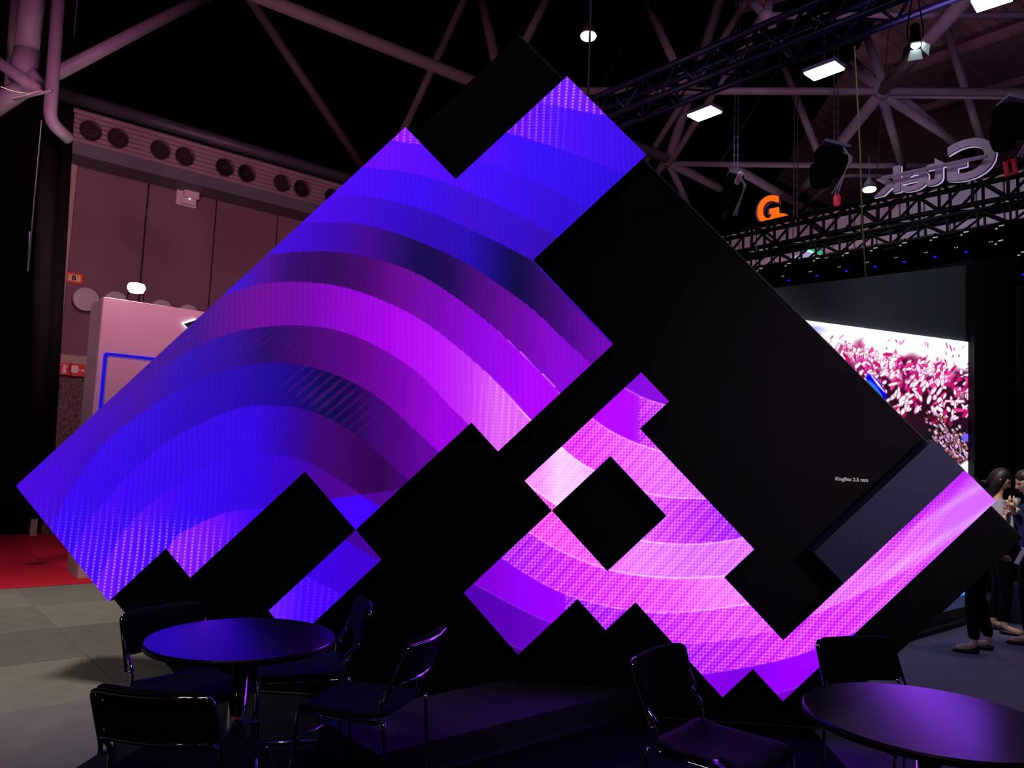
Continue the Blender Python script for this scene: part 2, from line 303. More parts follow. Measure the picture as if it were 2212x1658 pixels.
wall = thing('video_wall', 'huge black board tilted on one corner with stepped blue and pink video screens', 'video wall', (-.45, 4.985, 0))
def wpart(name, bm, m, smooth=False):
    if isinstance(bm, bmesh.types.BMesh): bmesh.ops.translate(bm, vec=-wall.location, verts=bm.verts)
    return obj(name, bm, m, wall, smooth)
yb = 4.985
poly = [(-3.655, 1.205), (-.443, 4.436), (2.768, 1.205), (1.545, .004), (-2.44, .004)]
o = wpart('backing_board', prism(B(), [(x, yb, z) for x, z in poly], (0, .32, 0)), 'black')
o = wpart('edge_strip', tube(B(), [(-.443, yb, 4.440), (2.772, yb, 1.205)], .004, 6), 'dark_metal')
o = wpart('plinth_edge', tube(B(), [(-2.44, yb - .01, .012), (1.54, yb - .01, .012)], .005, 6), 'dark_metal')
PU = [(0,0),(0,4),(2,4),(2,5),(6,5),(6,7),(10,7),(10,8),(14,8),(14,5),(18,5),(18,2),(14,2),(14,0)]
PS = [(3,7),(6,7),(6,8),(3,8)]
PL = [(10,10),(10,9),(14,9),(14,10),(13,10),(13,14),(12,14),(12,16),(18,16),(18,17),(11,17),(11,16),(10,16),(10,13),(9,13),(9,12),(7,12),(7,10)]
def inside(poly, x, y):
    c = False; n = len(poly)
    for i in range(n):
        (x1, y1), (x2, y2) = poly[i], poly[i - 1]
        if (y1 > y) != (y2 > y) and x < (x2 - x1) * (y - y1) / (y2 - y1) + x1: c = not c
    return c
def cells(poly, hole=None):
    return {(p, q) for p in range(19) for q in range(19) if inside(poly, p + .5, q + .5) and not (hole and hole[0] <= p < hole[2] and hole[1] <= q < hole[3])}
def housing(cs, y0, y1):
    bm = B(); vs = {}
    def V(p, q, y):
        k = (p, q, y)
        if k not in vs: vs[k] = bm.verts.new(pq(p, q, y))
        return vs[k]
    for p, q in cs:
        for y in (y0, y1): bm.faces.new((V(p, q, y), V(p + 1, q, y), V(p + 1, q + 1, y), V(p, q + 1, y)))
        for (dp, dq, e) in ((-1, 0, ((p, q), (p, q + 1))), (1, 0, ((p + 1, q), (p + 1, q + 1))), (0, -1, ((p, q), (p + 1, q))), (0, 1, ((p, q + 1), (p + 1, q + 1)))):
            if (p + dp, q + dq) not in cs:
                bm.faces.new((V(*e[0], y0), V(*e[1], y0), V(*e[1], y1), V(*e[0], y1)))
    return bm
def srgb2lin(a):
    a = np.clip(a / 255., 0, 1); return np.where(a <= .04045, a / 12.92, ((a + .055) / 1.055) ** 2.4)
def ext_interp(u, xs, ys):
    xs = np.array(xs, float); ys = np.array(ys, float); n = len(xs)
    m = np.gradient(ys, xs) if n > 2 else np.full(n, (ys[-1] - ys[0]) / (xs[-1] - xs[0]))
    uc = np.clip(u, xs[0], xs[-1]); i = np.clip(np.searchsorted(xs, uc, side='right') - 1, 0, n - 2); h = xs[i + 1] - xs[i]; t = (uc - xs[i]) / h
    r = (2 * t**3 - 3 * t**2 + 1) * ys[i] + (t**3 - 2 * t**2 + t) * h * m[i] + (3 * t**2 - 2 * t**3) * ys[i + 1] + (t**3 - t**2) * h * m[i + 1]
    if n > 1:
        s0 = (ys[1] - ys[0]) / (xs[1] - xs[0]); s1 = (ys[-1] - ys[-2]) / (xs[-1] - xs[-2])
        r = np.where(u < xs[0], ys[0] + (u - xs[0]) * s0, r); r = np.where(u > xs[-1], ys[-1] + (u - xs[-1]) * s1, r)
    return r
def bands(u, v, arcs, cols, clip=None):
    """video picture: curved bands between arcs, each with its own colours along the width"""
    band = np.zeros(len(u), int); edge = np.full(len(u), 9.)
    for a in arcs:
        z = ext_interp(u, [p[0] for p in a], [p[1] for p in a])
        if clip is not None: z = np.where((u > 1.22) & (a[-1][0] < clip), 99., z)
        band += (v < z); edge = np.minimum(edge, np.abs(v - z))
    out = np.zeros((len(u), 3))
    for i, c in enumerate(cols):
        mk = band == i; xs = [k[0] for k in c]
        for ch in range(3): out[mk, ch] = np.interp(u[mk], xs, [k[1 + ch] for k in c])
    return out, band, edge
def smooth01(x): x = np.clip(x, 0, 1); return x * x * (3 - 2 * x)
def display_mesh(cs, kind, N=36):
    vs = {}; verts = []; faces = []
    gp = np.arange(N + 1) / N
    idx = {}
    P = []; F = []
    for (p, q) in sorted(cs):
        base = len(P) // 1
        A, Bq = np.meshgrid(p + gp, q + gp, indexing='ij')
        P.append(np.stack([A.ravel(), Bq.ravel()], 1)); b0 = (len(P) - 1) * (N + 1) ** 2
        i = np.arange(N)[:, None] * (N + 1) + np.arange(N)[None, :]; i = i.ravel() + b0
        F.append(np.stack([i, i + 1, i + N + 2, i + N + 1], 1))
    P = np.concatenate(P); F = np.concatenate(F)
    x = OX + (P[:, 0] + P[:, 1]) * U; z = OZ + (P[:, 0] - P[:, 1]) * U
    co = np.stack([x, np.full(len(x), YB), z], 1)
    pat = np.zeros((len(x), 4)); pat[:, 3] = 1
    if kind == 'upper':
        col, band, edge = bands(x, z, UA, UC)
        # moire stripes, strongest in the middle of the screen
        pat[:, 0] = .10 + .30 * smooth01((x + .2) / 1.2) + .12 * np.exp(-((x + 2.6) / .7) ** 2)
        pat[:, 0] *= np.where(band >= 9, .8, 1)
        # light dot rows in the lower left corner and the two top corners
        d = smooth01((-2.30 - x) / .5) * smooth01((1.25 - z) / .55) * np.where(band >= 10, .55 + .2 * (band - 10), .35)
        d = np.maximum(d, np.where(band >= 12, smooth01((-1.95 - x) / .5) * smooth01((1.15 - z) / .25), 0))
        d = np.maximum(d, np.where(band == 0, 1.3, 0) + np.where(band == 1, .7 * smooth01((.0 - x) / .35), 0) + np.where((band == 2) & (x < -.9), .7, 0))
        d = np.maximum(d, .8 * np.where(band == 8, smooth01((x + .75) / .35), 0) + .2 * np.where(band == 7, smooth01((x + .12) / .12) * smooth01((1.85 - z) / .2), 0))
        pat[:, 1] = d
        # bright line along the lit band edges
        e = np.exp(-(edge / .006) ** 2) * np.where((band >= 7) & (band <= 8), smooth01((x + .6) / .3), 0)
        col += e[:, None] * np.array([60, 120, 40])
        # fan of thin light streaks
        for (x0, z0, x1, z1, hw, st) in STREAKS:
            L = math.hypot(x1 - x0, z1 - z0); t = ((x - x0) * (x1 - x0) + (z - z0) * (z1 - z0)) / L / L
            dd = np.abs((x - x0) * (z1 - z0) - (z - z0) * (x1 - x0)) / L; tt = np.clip(t, 0, 1)
            w_ = hw * (1.15 - .75 * tt)
            f = smooth01((w_ + .004 - dd) / .004) * smooth01(t / .25) * smooth01((1 - t) / .25) * st * .8
            col = col * (1 - f[:, None]) + f[:, None] * np.array([76, 16, 120])
    elif kind == 'small':
        col, band, edge = bands(x, z, SA, SCC)
        pat[:, 0] = .08; pat[:, 1] = np.where(band == 2, .10, 0)
    else:
        col, band, edge = bands(x, z, DAA, DC, 1.28)
        solid = ((band == 7) & (x < -.2)) | ((band == 6) & (x < .0)) | (band >= 8) | (band == 0)
        solid2 = (band == 1) & (x < .42)
        g = np.where(solid | solid2, 0, 1.)
        g = np.where((band >= 6) & (x > 1.9), g * smooth01((2.45 - x) / .5), g)
        g = np.where((band == 6) & (x <= .0), 0, g)
        g = np.where((band == 7) & (x > -.3) , g * smooth01((x - .3) / .3), g)
        g = np.where((band == 8) & (x > .75) & (z > .38) , 0, g)
        pat[:, 2] = g
        e = np.exp(-(edge / .005) ** 2) * np.where(band < 6, 1, .3)
        col += e[:, None] * np.array([50, 90, 30])
        # soft light sweeps on the right arm
        s = smooth01((x - 1.75) / .3)
        w = (x - z * .9) ; sw = .5 + .5 * np.sin((x * .62 - z) * 38 + 1.2 * np.sin(x * 3))
        col += (s * (sw ** 4))[:, None] * np.array([10, 42, 8])
        low = s * np.exp(-((P[:, 1] - 16.0) / .22) ** 2); col -= low[:, None] * np.array([30, 105, 10])
    me = bpy.data.meshes.new('display_face')
    me.vertices.add(len(co)); me.vertices.foreach_set('co', (co - np.array(wall.location)).ravel())
    nf = len(F); me.loops.add(nf * 4); me.polygons.add(nf)
    me.loops.foreach_set('vertex_index', F.ravel().astype(np.int32)); me.polygons.foreach_set('loop_start', (np.arange(nf) * 4).astype(np.int32))
    me.update(calc_edges=True)
    a = me.color_attributes.new('picture', 'FLOAT_COLOR', 'POINT')
    a.data.foreach_set('color', np.concatenate([srgb2lin(col), np.ones((len(col), 1))], 1).ravel())
    a = me.color_attributes.new('pattern', 'FLOAT_COLOR', 'POINT'); a.data.foreach_set('color', pat.ravel())
    return me
STREAKS = []      # (foot, tip, half width at the foot, strength)
for k in range(9):   # thin upper lines
    x0 = -2.19 + .073 * k + .004 * (k % 3); z0 = 2.17 - .012 * k + .01 * ((k * 5) % 3); L_ = .40 - .02 * abs(k - 3)
    STREAKS.append((x0, z0, x0 + L_ * .77, z0 + L_ * .64, .0022, .55))
for k in range(11):  # wider lower wedges
    x0 = -1.93 + .052 * k; z0 = 1.93 - .028 * k; L_ = .40 - .014 * abs(k - 4)
    STREAKS.append((x0, z0, x0 + L_ * .72, z0 + L_ * .66, .004 + .008 * math.exp(-((k - 4.5) / 2.2) ** 2), .85 - .05 * abs(k - 4)))

def display_material():
    m = bpy.data.materials.new('video_picture'); m.use_nodes = True; nt = m.node_tree; nt.nodes.clear(); N = nt.nodes.new; L = nt.links.new
    out = N('ShaderNodeOutputMaterial'); em = N('ShaderNodeEmission'); gl = N('ShaderNodeBsdfPrincipled'); add = N('ShaderNodeAddShader')
    gl.inputs['Base Color'].default_value = (.004, .004, .006, 1); gl.inputs['Roughness'].default_value = .6
    pic = N('ShaderNodeAttribute'); pic.attribute_name = 'picture'; pt = N('ShaderNodeAttribute'); pt.attribute_name = 'pattern'
    sp = N('ShaderNodeSeparateColor'); L(pt.outputs['Color'], sp.inputs['Color'])
    tc = N('ShaderNodeTexCoord'); sx = N('ShaderNodeSeparateXYZ')
    nz = N('ShaderNodeTexNoise'); nz.inputs['Scale'].default_value = 2.2; nz.inputs['Detail'].default_value = 1; L(tc.outputs['Object'], nz.inputs['Vector'])
    L(tc.outputs['Object'], sx.inputs[0])
    def ma(op, a, b=None, c=None):
        n = N('ShaderNodeMath'); n.operation = op
        for i, v in enumerate((a, b, c)):
            if v is None: continue
            if isinstance(v, (int, float)): n.inputs[i].default_value = v
            else: L(v, n.inputs[i])
        return n.outputs[0]
    X, Z, NZ = sx.outputs['X'], sx.outputs['Z'], nz.outputs['Fac']
    T = 2 * math.pi
    # stripes
    ph = ma('ADD', ma('MULTIPLY', X, T / .036), ma('ADD', ma('MULTIPLY', Z, T * .05 / .036), ma('MULTIPLY', NZ, 9)))
    st = ma('MULTIPLY_ADD', ma('SINE', ph), .5, .5)
    sfac = ma('SUBTRACT', 1, ma('MULTIPLY', st, sp.outputs[0]))
    # dots in near-vertical rows
    dx = ma('SINE', ma('ADD', ma('MULTIPLY', X, T / .046), ma('ADD', ma('MULTIPLY', Z, T * -.03 / .046), ma('MULTIPLY', NZ, 3))))
    dz = ma('SINE', ma('MULTIPLY', Z, T / .021))
    dots = ma('MULTIPLY', ma('MAXIMUM', ma('MULTIPLY_ADD', dx, 1.5, -.35), 0), ma('MULTIPLY_ADD', dz, .5, .5))
    dots = ma('MULTIPLY', ma('MINIMUM', dots, 1), sp.outputs[1])
    # fine pixel grid with slanting streaks
    gx = ma('MULTIPLY_ADD', ma('SINE', ma('MULTIPLY', X, T / .0185)), .5, .5); gz = ma('MULTIPLY_ADD', ma('SINE', ma('MULTIPLY', Z, T / .0185)), .5, .5)
    grid = ma('MULTIPLY', gx, gz)
    dg = ma('MULTIPLY_ADD', ma('SINE', ma('ADD', ma('MULTIPLY', ma('SUBTRACT', ma('MULTIPLY', X, 1.15), Z), T / .105), ma('MULTIPLY', NZ, 5))), .5, .5)
    dg2 = ma('MULTIPLY_ADD', ma('SINE', ma('ADD', ma('MULTIPLY', ma('SUBTRACT', ma('MULTIPLY', X, 1.15), Z), T / .043), ma('MULTIPLY', NZ, 9))), .5, .5)
    gg = ma('MULTIPLY', sp.outputs[2], ma('ADD', ma('MULTIPLY_ADD', grid, -1.0, .42), ma('MULTIPLY_ADD', ma('ADD', dg, dg2), .30, -.34)))
    sc = N('ShaderNodeVectorMath'); sc.operation = 'SCALE'; L(pic.outputs['Color'], sc.inputs[0]); L(sfac, sc.inputs['Scale'])
    cb = N('ShaderNodeCombineColor')
    L(ma('ADD', ma('MULTIPLY', dots, .32), ma('MULTIPLY_ADD', ma('MAXIMUM', gg, 0), .75, ma('MULTIPLY', sp.outputs[2], -.03))), cb.inputs[0]); L(ma('ADD', ma('MULTIPLY', dots, .13), ma('MULTIPLY', gg, .19)), cb.inputs[1]); L(ma('MULTIPLY', gg, .06), cb.inputs[2])
    ad = N('ShaderNodeVectorMath'); ad.operation = 'ADD'; L(sc.outputs[0], ad.inputs[0]); L(cb.outputs[0], ad.inputs[1])
    mx = N('ShaderNodeVectorMath'); mx.operation = 'MAXIMUM'; L(ad.outputs[0], mx.inputs[0]); mx.inputs[1].default_value = (0, 0, 0)
    # the blue diodes are far brighter than the photo can show: full blue carries about three times the light
    s2 = N('ShaderNodeSeparateXYZ'); L(mx.outputs[0], s2.inputs[0]); c2 = N('ShaderNodeCombineXYZ'); L(s2.outputs[0], c2.inputs[0]); L(s2.outputs[1], c2.inputs[1])
    L(ma('MULTIPLY', s2.outputs[2], ma('MULTIPLY_ADD', ma('MAXIMUM', ma('SUBTRACT', s2.outputs[2], .90), 0), 18, 1)), c2.inputs[2])
    L(c2.outputs[0], em.inputs['Color']); em.inputs['Strength'].default_value = 1.0
    L(em.outputs[0], add.inputs[0]); L(gl.outputs[0], add.inputs[1]); L(add.outputs[0], out.inputs['Surface'])
    return m
dm = display_material()
for cs, kind, lab in ((cells(PU), 'upper', 'large stepped screen of blue and violet curved bands'), (cells(PS), 'small', 'small blue screen strip'), (cells(PL, (10, 10, 12, 12)), 'lower', 'stepped screen of pink curved bands with a square gap')):
    h = wpart('video_screen', housing(cs, YB + .003, yb), 'black_side'); h['label'] = lab
    me = display_mesh(cs, kind); d = obj('display_face', me, dm, h)
gm = {(p, 15) for p in range(14, 18)}
o = wpart('display_module', housing(gm, YB, yb), 'grey_module'); o['label'] = 'unlit grey display strip'
tx = text_mesh('caption_lettering', 'Kingflex 2.5 mm', .038, .002, .0012)
p0 = onY(1804, 1037, yb - .002); w0 = (onY(1875, 1037, yb) - p0).length
bw = max(v.co.x for v in tx.vertices); k = w0 / bw
o = obj('caption_lettering', tx, mat('caption_white_glow', (200, 196, 200), .6, emit=(120, 118, 122), es=.6), wall)  # weak glow in the lettering stands in for light on it
o.matrix_local = Matrix.Translation(p0 - wall.location) @ Matrix.Rotation(math.pi / 2, 4, 'X') @ Matrix.Diagonal((k, k, 1, 1))
# suspension cable above the board
tag(obj('suspension_cable', tube(B(), [(.04, 5.1, 4.03), (.04, 5.1, 11.5)], .008, 6), 'wire'), 'double dark hanging cable above the top corner of the tilted board', 'cable')

# ================================================================== LEFT WALL (x - y = -20.5)
CW = -20.5
def W(px, py, off=0): return onP(px, py, 1, -1, CW + off * S2)     # off metres in front of the wall
def wa(px, py): return W(px, py).dot(DA)                         # coordinate along the wall
BW = -CW / S2                                                    # its b coordinate
a0 = wa(159, 420); z_top = W(400, 380).z
lw = bpy.data.objects.new('wall_left', None); COL.objects.link(lw); lw['kind'] = 'structure'
js = [a0 - .0, wa(315, 480), wa(464, 500), wa(599, 500)]; stp = js[3] - js[2]
js += [js[3] + stp * k for k in range(1, 5)]
zb = W(122, 765).z; 
for i in range(len(js) - 1):
    obj('concrete_panel', box(B(), ab((js[i] + js[i + 1]) / 2, BW + .1, (zb + 7.2) / 2), (js[i + 1] - js[i] - .03, .2, 7.2 - zb), RA, .01), 'concrete', lw)
    obj('aggregate_panel', box(B(), ab((js[i] + js[i + 1]) / 2, BW + .1, zb / 2), (js[i + 1] - js[i] - .01, .2, zb - .02), RA, .01), 'stone', lw)
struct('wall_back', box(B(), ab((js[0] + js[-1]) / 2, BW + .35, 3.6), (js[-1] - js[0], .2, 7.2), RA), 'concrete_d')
struct('trim_1', box(B(), ab(a0 - .04, BW + .06, 3.9), (.10, .24, 6.2), RA, .01), 'trim')
struct('trim_2', box(B(), ab((a0 + js[-1]) / 2 - .1, BW - .03, zb - .14), (js[-1] - a0 + .2, .1, .30), RA, .01), 'trim')
struct('trim_3', box(B(), ab(a0 - .12, BW, (zb - .3) / 2), (.10, .16, zb - .3), RA, .01), 'trim')
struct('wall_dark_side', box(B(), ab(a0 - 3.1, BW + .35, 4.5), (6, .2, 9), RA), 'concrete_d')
# ventilation duct
duct = thing('ventilation_duct', 'long ribbed ventilation duct with round nozzles along top of the brown wall', 'duct', ab(a0, BW))
rel = ab(a0, BW)
def dpart(name, bm, m, sm=False): bmesh.ops.translate(bm, vec=-rel, verts=bm.verts); return obj(name, bm, m, duct, sm)
dz = .62                                                          # duct stands proud of the wall
def Wd(px, py): return W(px, py, dz)
ztop = Wd(300, 271).z; zmid = Wd(300, 340).z; zbot = Wd(300, 367).z; aD = Wd(157, 260).dot(DA); aE = js[-1]
dpart('lower_panel', prism(B(), [ab(aD, BW - dz, zbot), ab(aE, BW - dz, zbot), ab(aE, BW - dz, zmid), ab(aD, BW - dz, zmid)], DB * (dz - .02)), 'duct2')
nr = 7; hh = (ztop - zmid) / nr
for k in range(nr):
    z0 = zmid + hh * k
    dpart('rib_slat', prism(B(), [ab(aD, BW - dz + .02, z0), ab(aD, BW - dz - .025, z0 + .03), ab(aD, BW - dz + .0, z0 + hh - .012), ab(aD, BW - dz + .03, z0 + hh - .006)], DA * (aE - aD)), 'duct')
dpart('duct_body', prism(B(), [ab(aD + .02, BW - dz + .03, zmid), ab(aE, BW - dz + .03, zmid), ab(aE, BW - dz + .03, ztop), ab(aD + .02, BW - dz + .03, ztop)], DB * (dz - .04)), 'concrete_d')
nb = B(); prof = [(.20, 0), (.205, .03), (.19, .045), (.165, .03), (.15, .0), (.13, .0), (.125, .035), (.105, .035), (.10, 0), (.075, 0), (.07, .04), (.05, .04), (.045, .01), (.02, .03)]
lathe(nb, prof, 28); nme = bpy.data.meshes.new('nozzle'); bmesh.ops.recalc_face_normals(nb, faces=nb.faces); nb.to_mesh(nme); nb.free(); nme.materials.append(M['nozzle'])
nrot = (-DB).to_track_quat('Z', 'Y').to_matrix().to_4x4()
apr = []
for (x, y) in ((194, 288), (253, 303), (344, 327), (397, 341), (483, 362), (530, 375), (606, 395), (649, 406), (715, 423)):
    apr.append(Wd(x, y))
zn = sum(p.z for p in apr) / len(apr)
for p in apr:
    n = bpy.data.objects.new('nozzle', nme); COL.objects.link(n); n.parent = duct
    n.matrix_local = Matrix.Translation(ab(p.dot(DA), BW - dz - .035, zn) - rel) @ nrot @ Matrix.Scale(.80, 4)
# dark pipe on top of duct
pz = Wd(300, 258).z + .08
tag(obj('roof_pipe', tube(B(), [ab(aD - .6, BW - dz + .1, pz), ab(aE, BW - dz + .1, pz)], .11, 14), 'dark_metal', None, True), 'long dark pipe running along the top of the ventilation duct', 'pipe')
# white device on the wall
dv = thing('wall_sensor', 'white square sensor box high on the brown wall under the duct', 'sensor', W(405, 425))
dvr = Matrix((DA, DB, UP)).transposed().to_4x4()
dv.matrix_world = Matrix.Translation(W(402, 421, .0)) @ dvr
obj('mounting_plate', box(B(), (0, -.04, 0), (.36, .06, .46), None, .008), 'white_pl', dv)
obj('cover_box', box(B(), (.05, -.13, .04), (.27, .14, .26), None, .025), 'white_pl', dv)
obj('lower_box', box(B(), (.02, -.09, -.13), (.27, .08, .14), None, .02), 'white_pl', dv)
obj('indicator_lamp', cyl(B(), (.03, -.135, -.09), (.03, -.125, -.09), .012), 'flood', dv)
# round discs
for i, (x, y) in enumerate(((184.5, 647), (249, 655), (347.5, 672), (404.5, 682))):
    c = W(x, y, .12)
    d = lathe(B(), [(.19, 0), (.20, .02), (.20, .06), (.19, .07), (.10, .078)], 32, c, (-DB).to_track_quat('Z', 'Y').to_matrix())
    lab = ['round white disc on the brown wall, whole one left of the white booth', 'round white disc peeking over the booth top, left of the bright lamp', 'round white disc peeking over the booth top, just right of the bright lamp', 'round white disc peeking over the booth top, farthest right of its row'][i]
    tag(obj('wall_disc', d, 'disc', None, False), lab, 'wall disc', 'row of round discs on the wall')
# letter plate
pl = thing('letter_plate', 'small orange plate with the letter B beside the pale trim', 'sign'); pl.matrix_world = Matrix.Translation(W(160, 601)) @ dvr
obj('plate', box(B(), (0, -.02, 0), (.27, .03, .19), None, .01), 'signorange', pl)
obj('label_field', box(B(), (0, -.04, 0), (.19, .012, .11), None, .004), 'signcream', pl)
tb = text_mesh('plate_letter', 'B', .11, .004, .003); t = obj('plate_letter', tb, 'black', pl); t.matrix_local = Matrix.Translation((-.04, -.05, -.038)) @ Matrix.Rotation(math.pi / 2, 4, 'X')
# fire signs
for i, (x, y, lab) in enumerate(((139, 796, 'square red fire extinguisher sign on the lower left wall'), (166, 799, 'square red fire hose sign right of the extinguisher sign'))):
    f = thing('fire_sign', lab, 'sign', group='red fire signs'); f.matrix_world = Matrix.Translation(W(x, y, .09)) @ dvr
    obj('sign_plate', box(B(), (0, 0, 0), (.236, .012, .205), None, .003), 'signred', f)
    g = B()
    if i == 0:
        box(g, (0, -.009, -.02), (.05, .006, .11)); box(g, (0, -.009, .045), (.025, .006, .03)); box(g, (-.015, -.009, .065), (.06, .006, .012)); box(g, (.04, -.009, .045), (.012, .006, .035))
    else:
        box(g, (-.035, -.009, .012), (.10, .006, .12)); box(g, (.05, -.009, 0), (.07, .006, .014)); box(g, (.09, -.009, 0), (.03, .006, .04)); 
    obj('pictogram', g, 'signwhite', f)

# ================================================================== WHITE BOOTH
CBo = -14.0
def Bo(px, py, off=0): return onP(px, py, 1, -1, CBo + off * S2)
bo = thing('exhibition_booth', 'tall white booth wall with blue outline behind the left of the board', 'booth', ab(Bo(219, 700).dot(DA), 9.9))
br = bo.location.copy()
def bpart(name, bm, m, parent=None): bmesh.ops.translate(bm, vec=-br, verts=bm.verts); return obj(name, bm, m, parent or bo)
ba = Bo(219, 700).dot(DA); bz = Bo(220, 640).z; bbw = 14.0 / S2
bpart('front_panel', box(B(), ab(ba + 3.0, bbw + .03, bz / 2), (6.0, .06, bz), RA, .004), 'boothw')
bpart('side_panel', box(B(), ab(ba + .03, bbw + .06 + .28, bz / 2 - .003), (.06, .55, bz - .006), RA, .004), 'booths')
f1 = Bo(227, 764); za = f1.z; fa = f1.dot(DA)
fr = bpart('light_frame', box(B(), ab(fa + 1.5, bbw - .01, za), (3.0, .03, .035), RA), 'blue_strip')
bpart('light_frame', box(B(), ab(fa, bbw - .01, za - .75), (.035, .03, 1.5), RA), 'blue_strip')
sp0 = [Bo(395, 700), Bo(425, 690), Bo(432, 708), Bo(422, 722), Bo(404, 709)]
sg = thing('arrow_sign', 'dark backlit pointed sign fixed on the white booth front', 'sign', sp0[0])
obj('sign_face', prism(B(), [p - sp0[0] - DB * .06 for p in sp0], DB * .03), 'dark_sign', sg)
obj('lit_edge', prism(B(), [sp0[0] + (p - sp0[0]) * 1.0 + Vector((-.02, -.02, .012)) - sp0[0] - DB * .03 for p in sp0], DB * .012), 'halo', sg)
# lamp on the booth
lp = Bo(292, 650, -.15); lamp = thing('booth_lamp', 'bright white spotlight standing on top of the white booth', 'spotlight', (lp.x, lp.y, bz))
cz = onP(293, 622, 1, -1, CBo - .15 * S2).z - bz
obj('lamp_head', lathe(B(), [(.05, 0), (.075, .01), (.10, .05), (.10, .08), (.085, .11), (.05, .12)], 20, (0, 0, cz - .06)), 'bulbw', lamp, True)
for s in (-1, 1): obj('bracket_leg', tube(B(), fillet([DA * s * .09 + UP * 0, DA * s * .10 + UP * .04, DA * s * .07 + UP * cz], .02), .007, 6), 'chrome', lamp)
obj('base_plate', box(B(), (0, 0, .006), (.28, .10, .012), RA), 'alu', lamp)
pl_ = bpy.data.lights.new('booth_lamp_light', 'POINT'); pl_.energy = 60; pl_.color = (1, .97, .78); pl_.shadow_soft_size = .1
po = bpy.data.objects.new('booth_lamp_light', pl_); COL.objects.link(po); po.location = (lp.x - .1, lp.y - .25, bz + cz + .2)

# ================================================================== LEFT STEEL COLUMN
sc_ = thing('steel_column', 'pink lit steel roof column with meeting tubes in the upper left corner', 'column', (-7.2, 8.6, 0))
sl = sc_.location
def C9(px, py, y=9.0): return onY(px, py, y) - sl
def cpart(name, pts, r, m='steel_p', n=16, rr=.0): return obj(name, tube(B(), fillet(pts, rr, 6) if rr else pts, r, n), m, sc_, True)
cpart('column_tube', [C9(78, -60), C9(56, 120)], .145)
cpart('column_tube', [C9(40, -60, 9.4), C9(20, 210, 9.4)], .07)
cpart('sleeve_end', [C9(60, 110), C9(46, 178)], .155)
cpart('drain_pipe', [C9(130, -60, 8.7), C9(107, 262, 8.7), C9(150, 300, 9.0)], .075, rr=.22)
cpart('diagonal_tube', [C9(-60, 262), C9(88, 165)], .125)
cpart('diagonal_tube', [C9(-60, 95, 8.8), C9(84, 196, 8.8)], .07)
cpart('diagonal_tube', [C9(124, 158), C9(290, 72, 10.2), C9(480, -26, 11.4)], .085)
cpart('lower_column', [C9(108, 300, 9.2), C9(66, 1120, 9.2)], .10, 'concrete_d')
cpart('lower_column', [C9(143, 240, 9.6), C9(92, 1115, 9.6)], .10, 'concrete_d')
cpart('bracket_plate', [C9(30, 215, 8.6), C9(112, 195, 8.6)], .02)
cpart('loose_wire', [C9(2, 188, 8.5), C9(28, 198, 8.5), C9(62, 203, 8.5), C9(90, 194, 8.5)], .007, 'trim', 6, .1)
cpart('loose_wire', [C9(70, 168, 8.5), C9(78, 188, 8.5), C9(94, 200, 8.5)], .007, 'trim', 6, .1)
cpart('thin_cable', [C9(90, 260, 8.8), C9(60, 585, 8.8), C9(64, 500, 8.8)], .009, 'wire', 6)
tag(obj('hanging_rod', tube(B(), [onY(167, -10, 9), onY(160, 78, 9)], .01, 6), 'wire'), 'thin rod hanging in the dark right of the pink column', 'rod')
eq = thing('electrical_cabinet', 'dark cabinet with small pale boxes at the foot of the left columns', 'cabinet', tuple(onZ(78, 1130, 0)))
er = eq.location
for (x, y, sx, sz, m) in ((60, 840, .5, 1.3, 'motor'), (52, 1010, .45, 1.5, 'motor'), (98, 745, .10, .12, 'dark_metal'), (102, 795, .10, .2, 'alu')):
    c = onY(x, y, er.y - .1) - er; obj('cabinet_box', box(B(), c, (sx, .3, sz) if sx > .3 else (sx, .34, sz), None, .01), m, eq)
obj('cabinet_body', box(B(), (-.1, .15, 1.3), (.8, .3, 2.6), None, .01), 'motor', eq)

# ================================================================== ROOF
ce = B(); prism(ce, [(-30, -14, 13.2), (30, -14, 13.2), (30, 40, 13.2), (-30, 40, 13.2)], (0, 0, .1)); struct('ceiling', ce, 'black_void')
dk = bpy.data.objects.new('roof_decking', None); COL.objects.link(dk); dk['kind'] = 'structure'
zd = 12.4
q = [onZ(1500, -20, zd), onZ(2300, -20, zd), onZ(2300, 340, zd), onZ(1770, 205, zd)]
cen = sum(q, Vector()) / 4
# corrugated deck: one folded sheet per bay, running along the hall direction
a_lo, a_hi, b_lo, b_hi = 12.0, 31.0, -3.0, 15.0
def in_deck(a, b): return True
n = 0
sheet = B(); k = 0; w = .30
rows = []
for i in range(int((b_hi - b_lo) / w) + 1):
    b = b_lo + i * w
    for off, dz_ in ((0, 0), (.15, 0), (.18, .05), (.27, .05)):
        rows.append((b + off, zd + dz_))
prev = None
for b, z in rows:
    # bays only right of the black part of the roof
    a1 = max(a_lo, 9.3 + (b + 0) * 1.08)
    v = (sheet.verts.new(ab(a1, b, z)), sheet.verts.new(ab(max(a1 + .1, a_hi), b, z)))
    if prev: sheet.faces.new((prev[0], prev[1], v[1], v[0]))
    prev = v
o = obj('deck_sheet', sheet, 'deck', dk)
def purlin(p, q_, r=.09):
    obj('purlin', prism(B(), [p + Vector((0, 0, 0)), p + (q_ - p).cross(UP).normalized() * .16, p + (q_ - p).cross(UP).normalized() * .16 + UP * .2, p + UP * .2], q_ - p), 'deck', dk)
purlin(onZ(1930, 170, 12.0), onZ(2290, 42, 12.0)); purlin(onZ(1970, 252, 12.0), onZ(2300, 160, 12.0)); purlin(onZ(1600, 30, 12.0), onZ(1900, -60, 12.0))

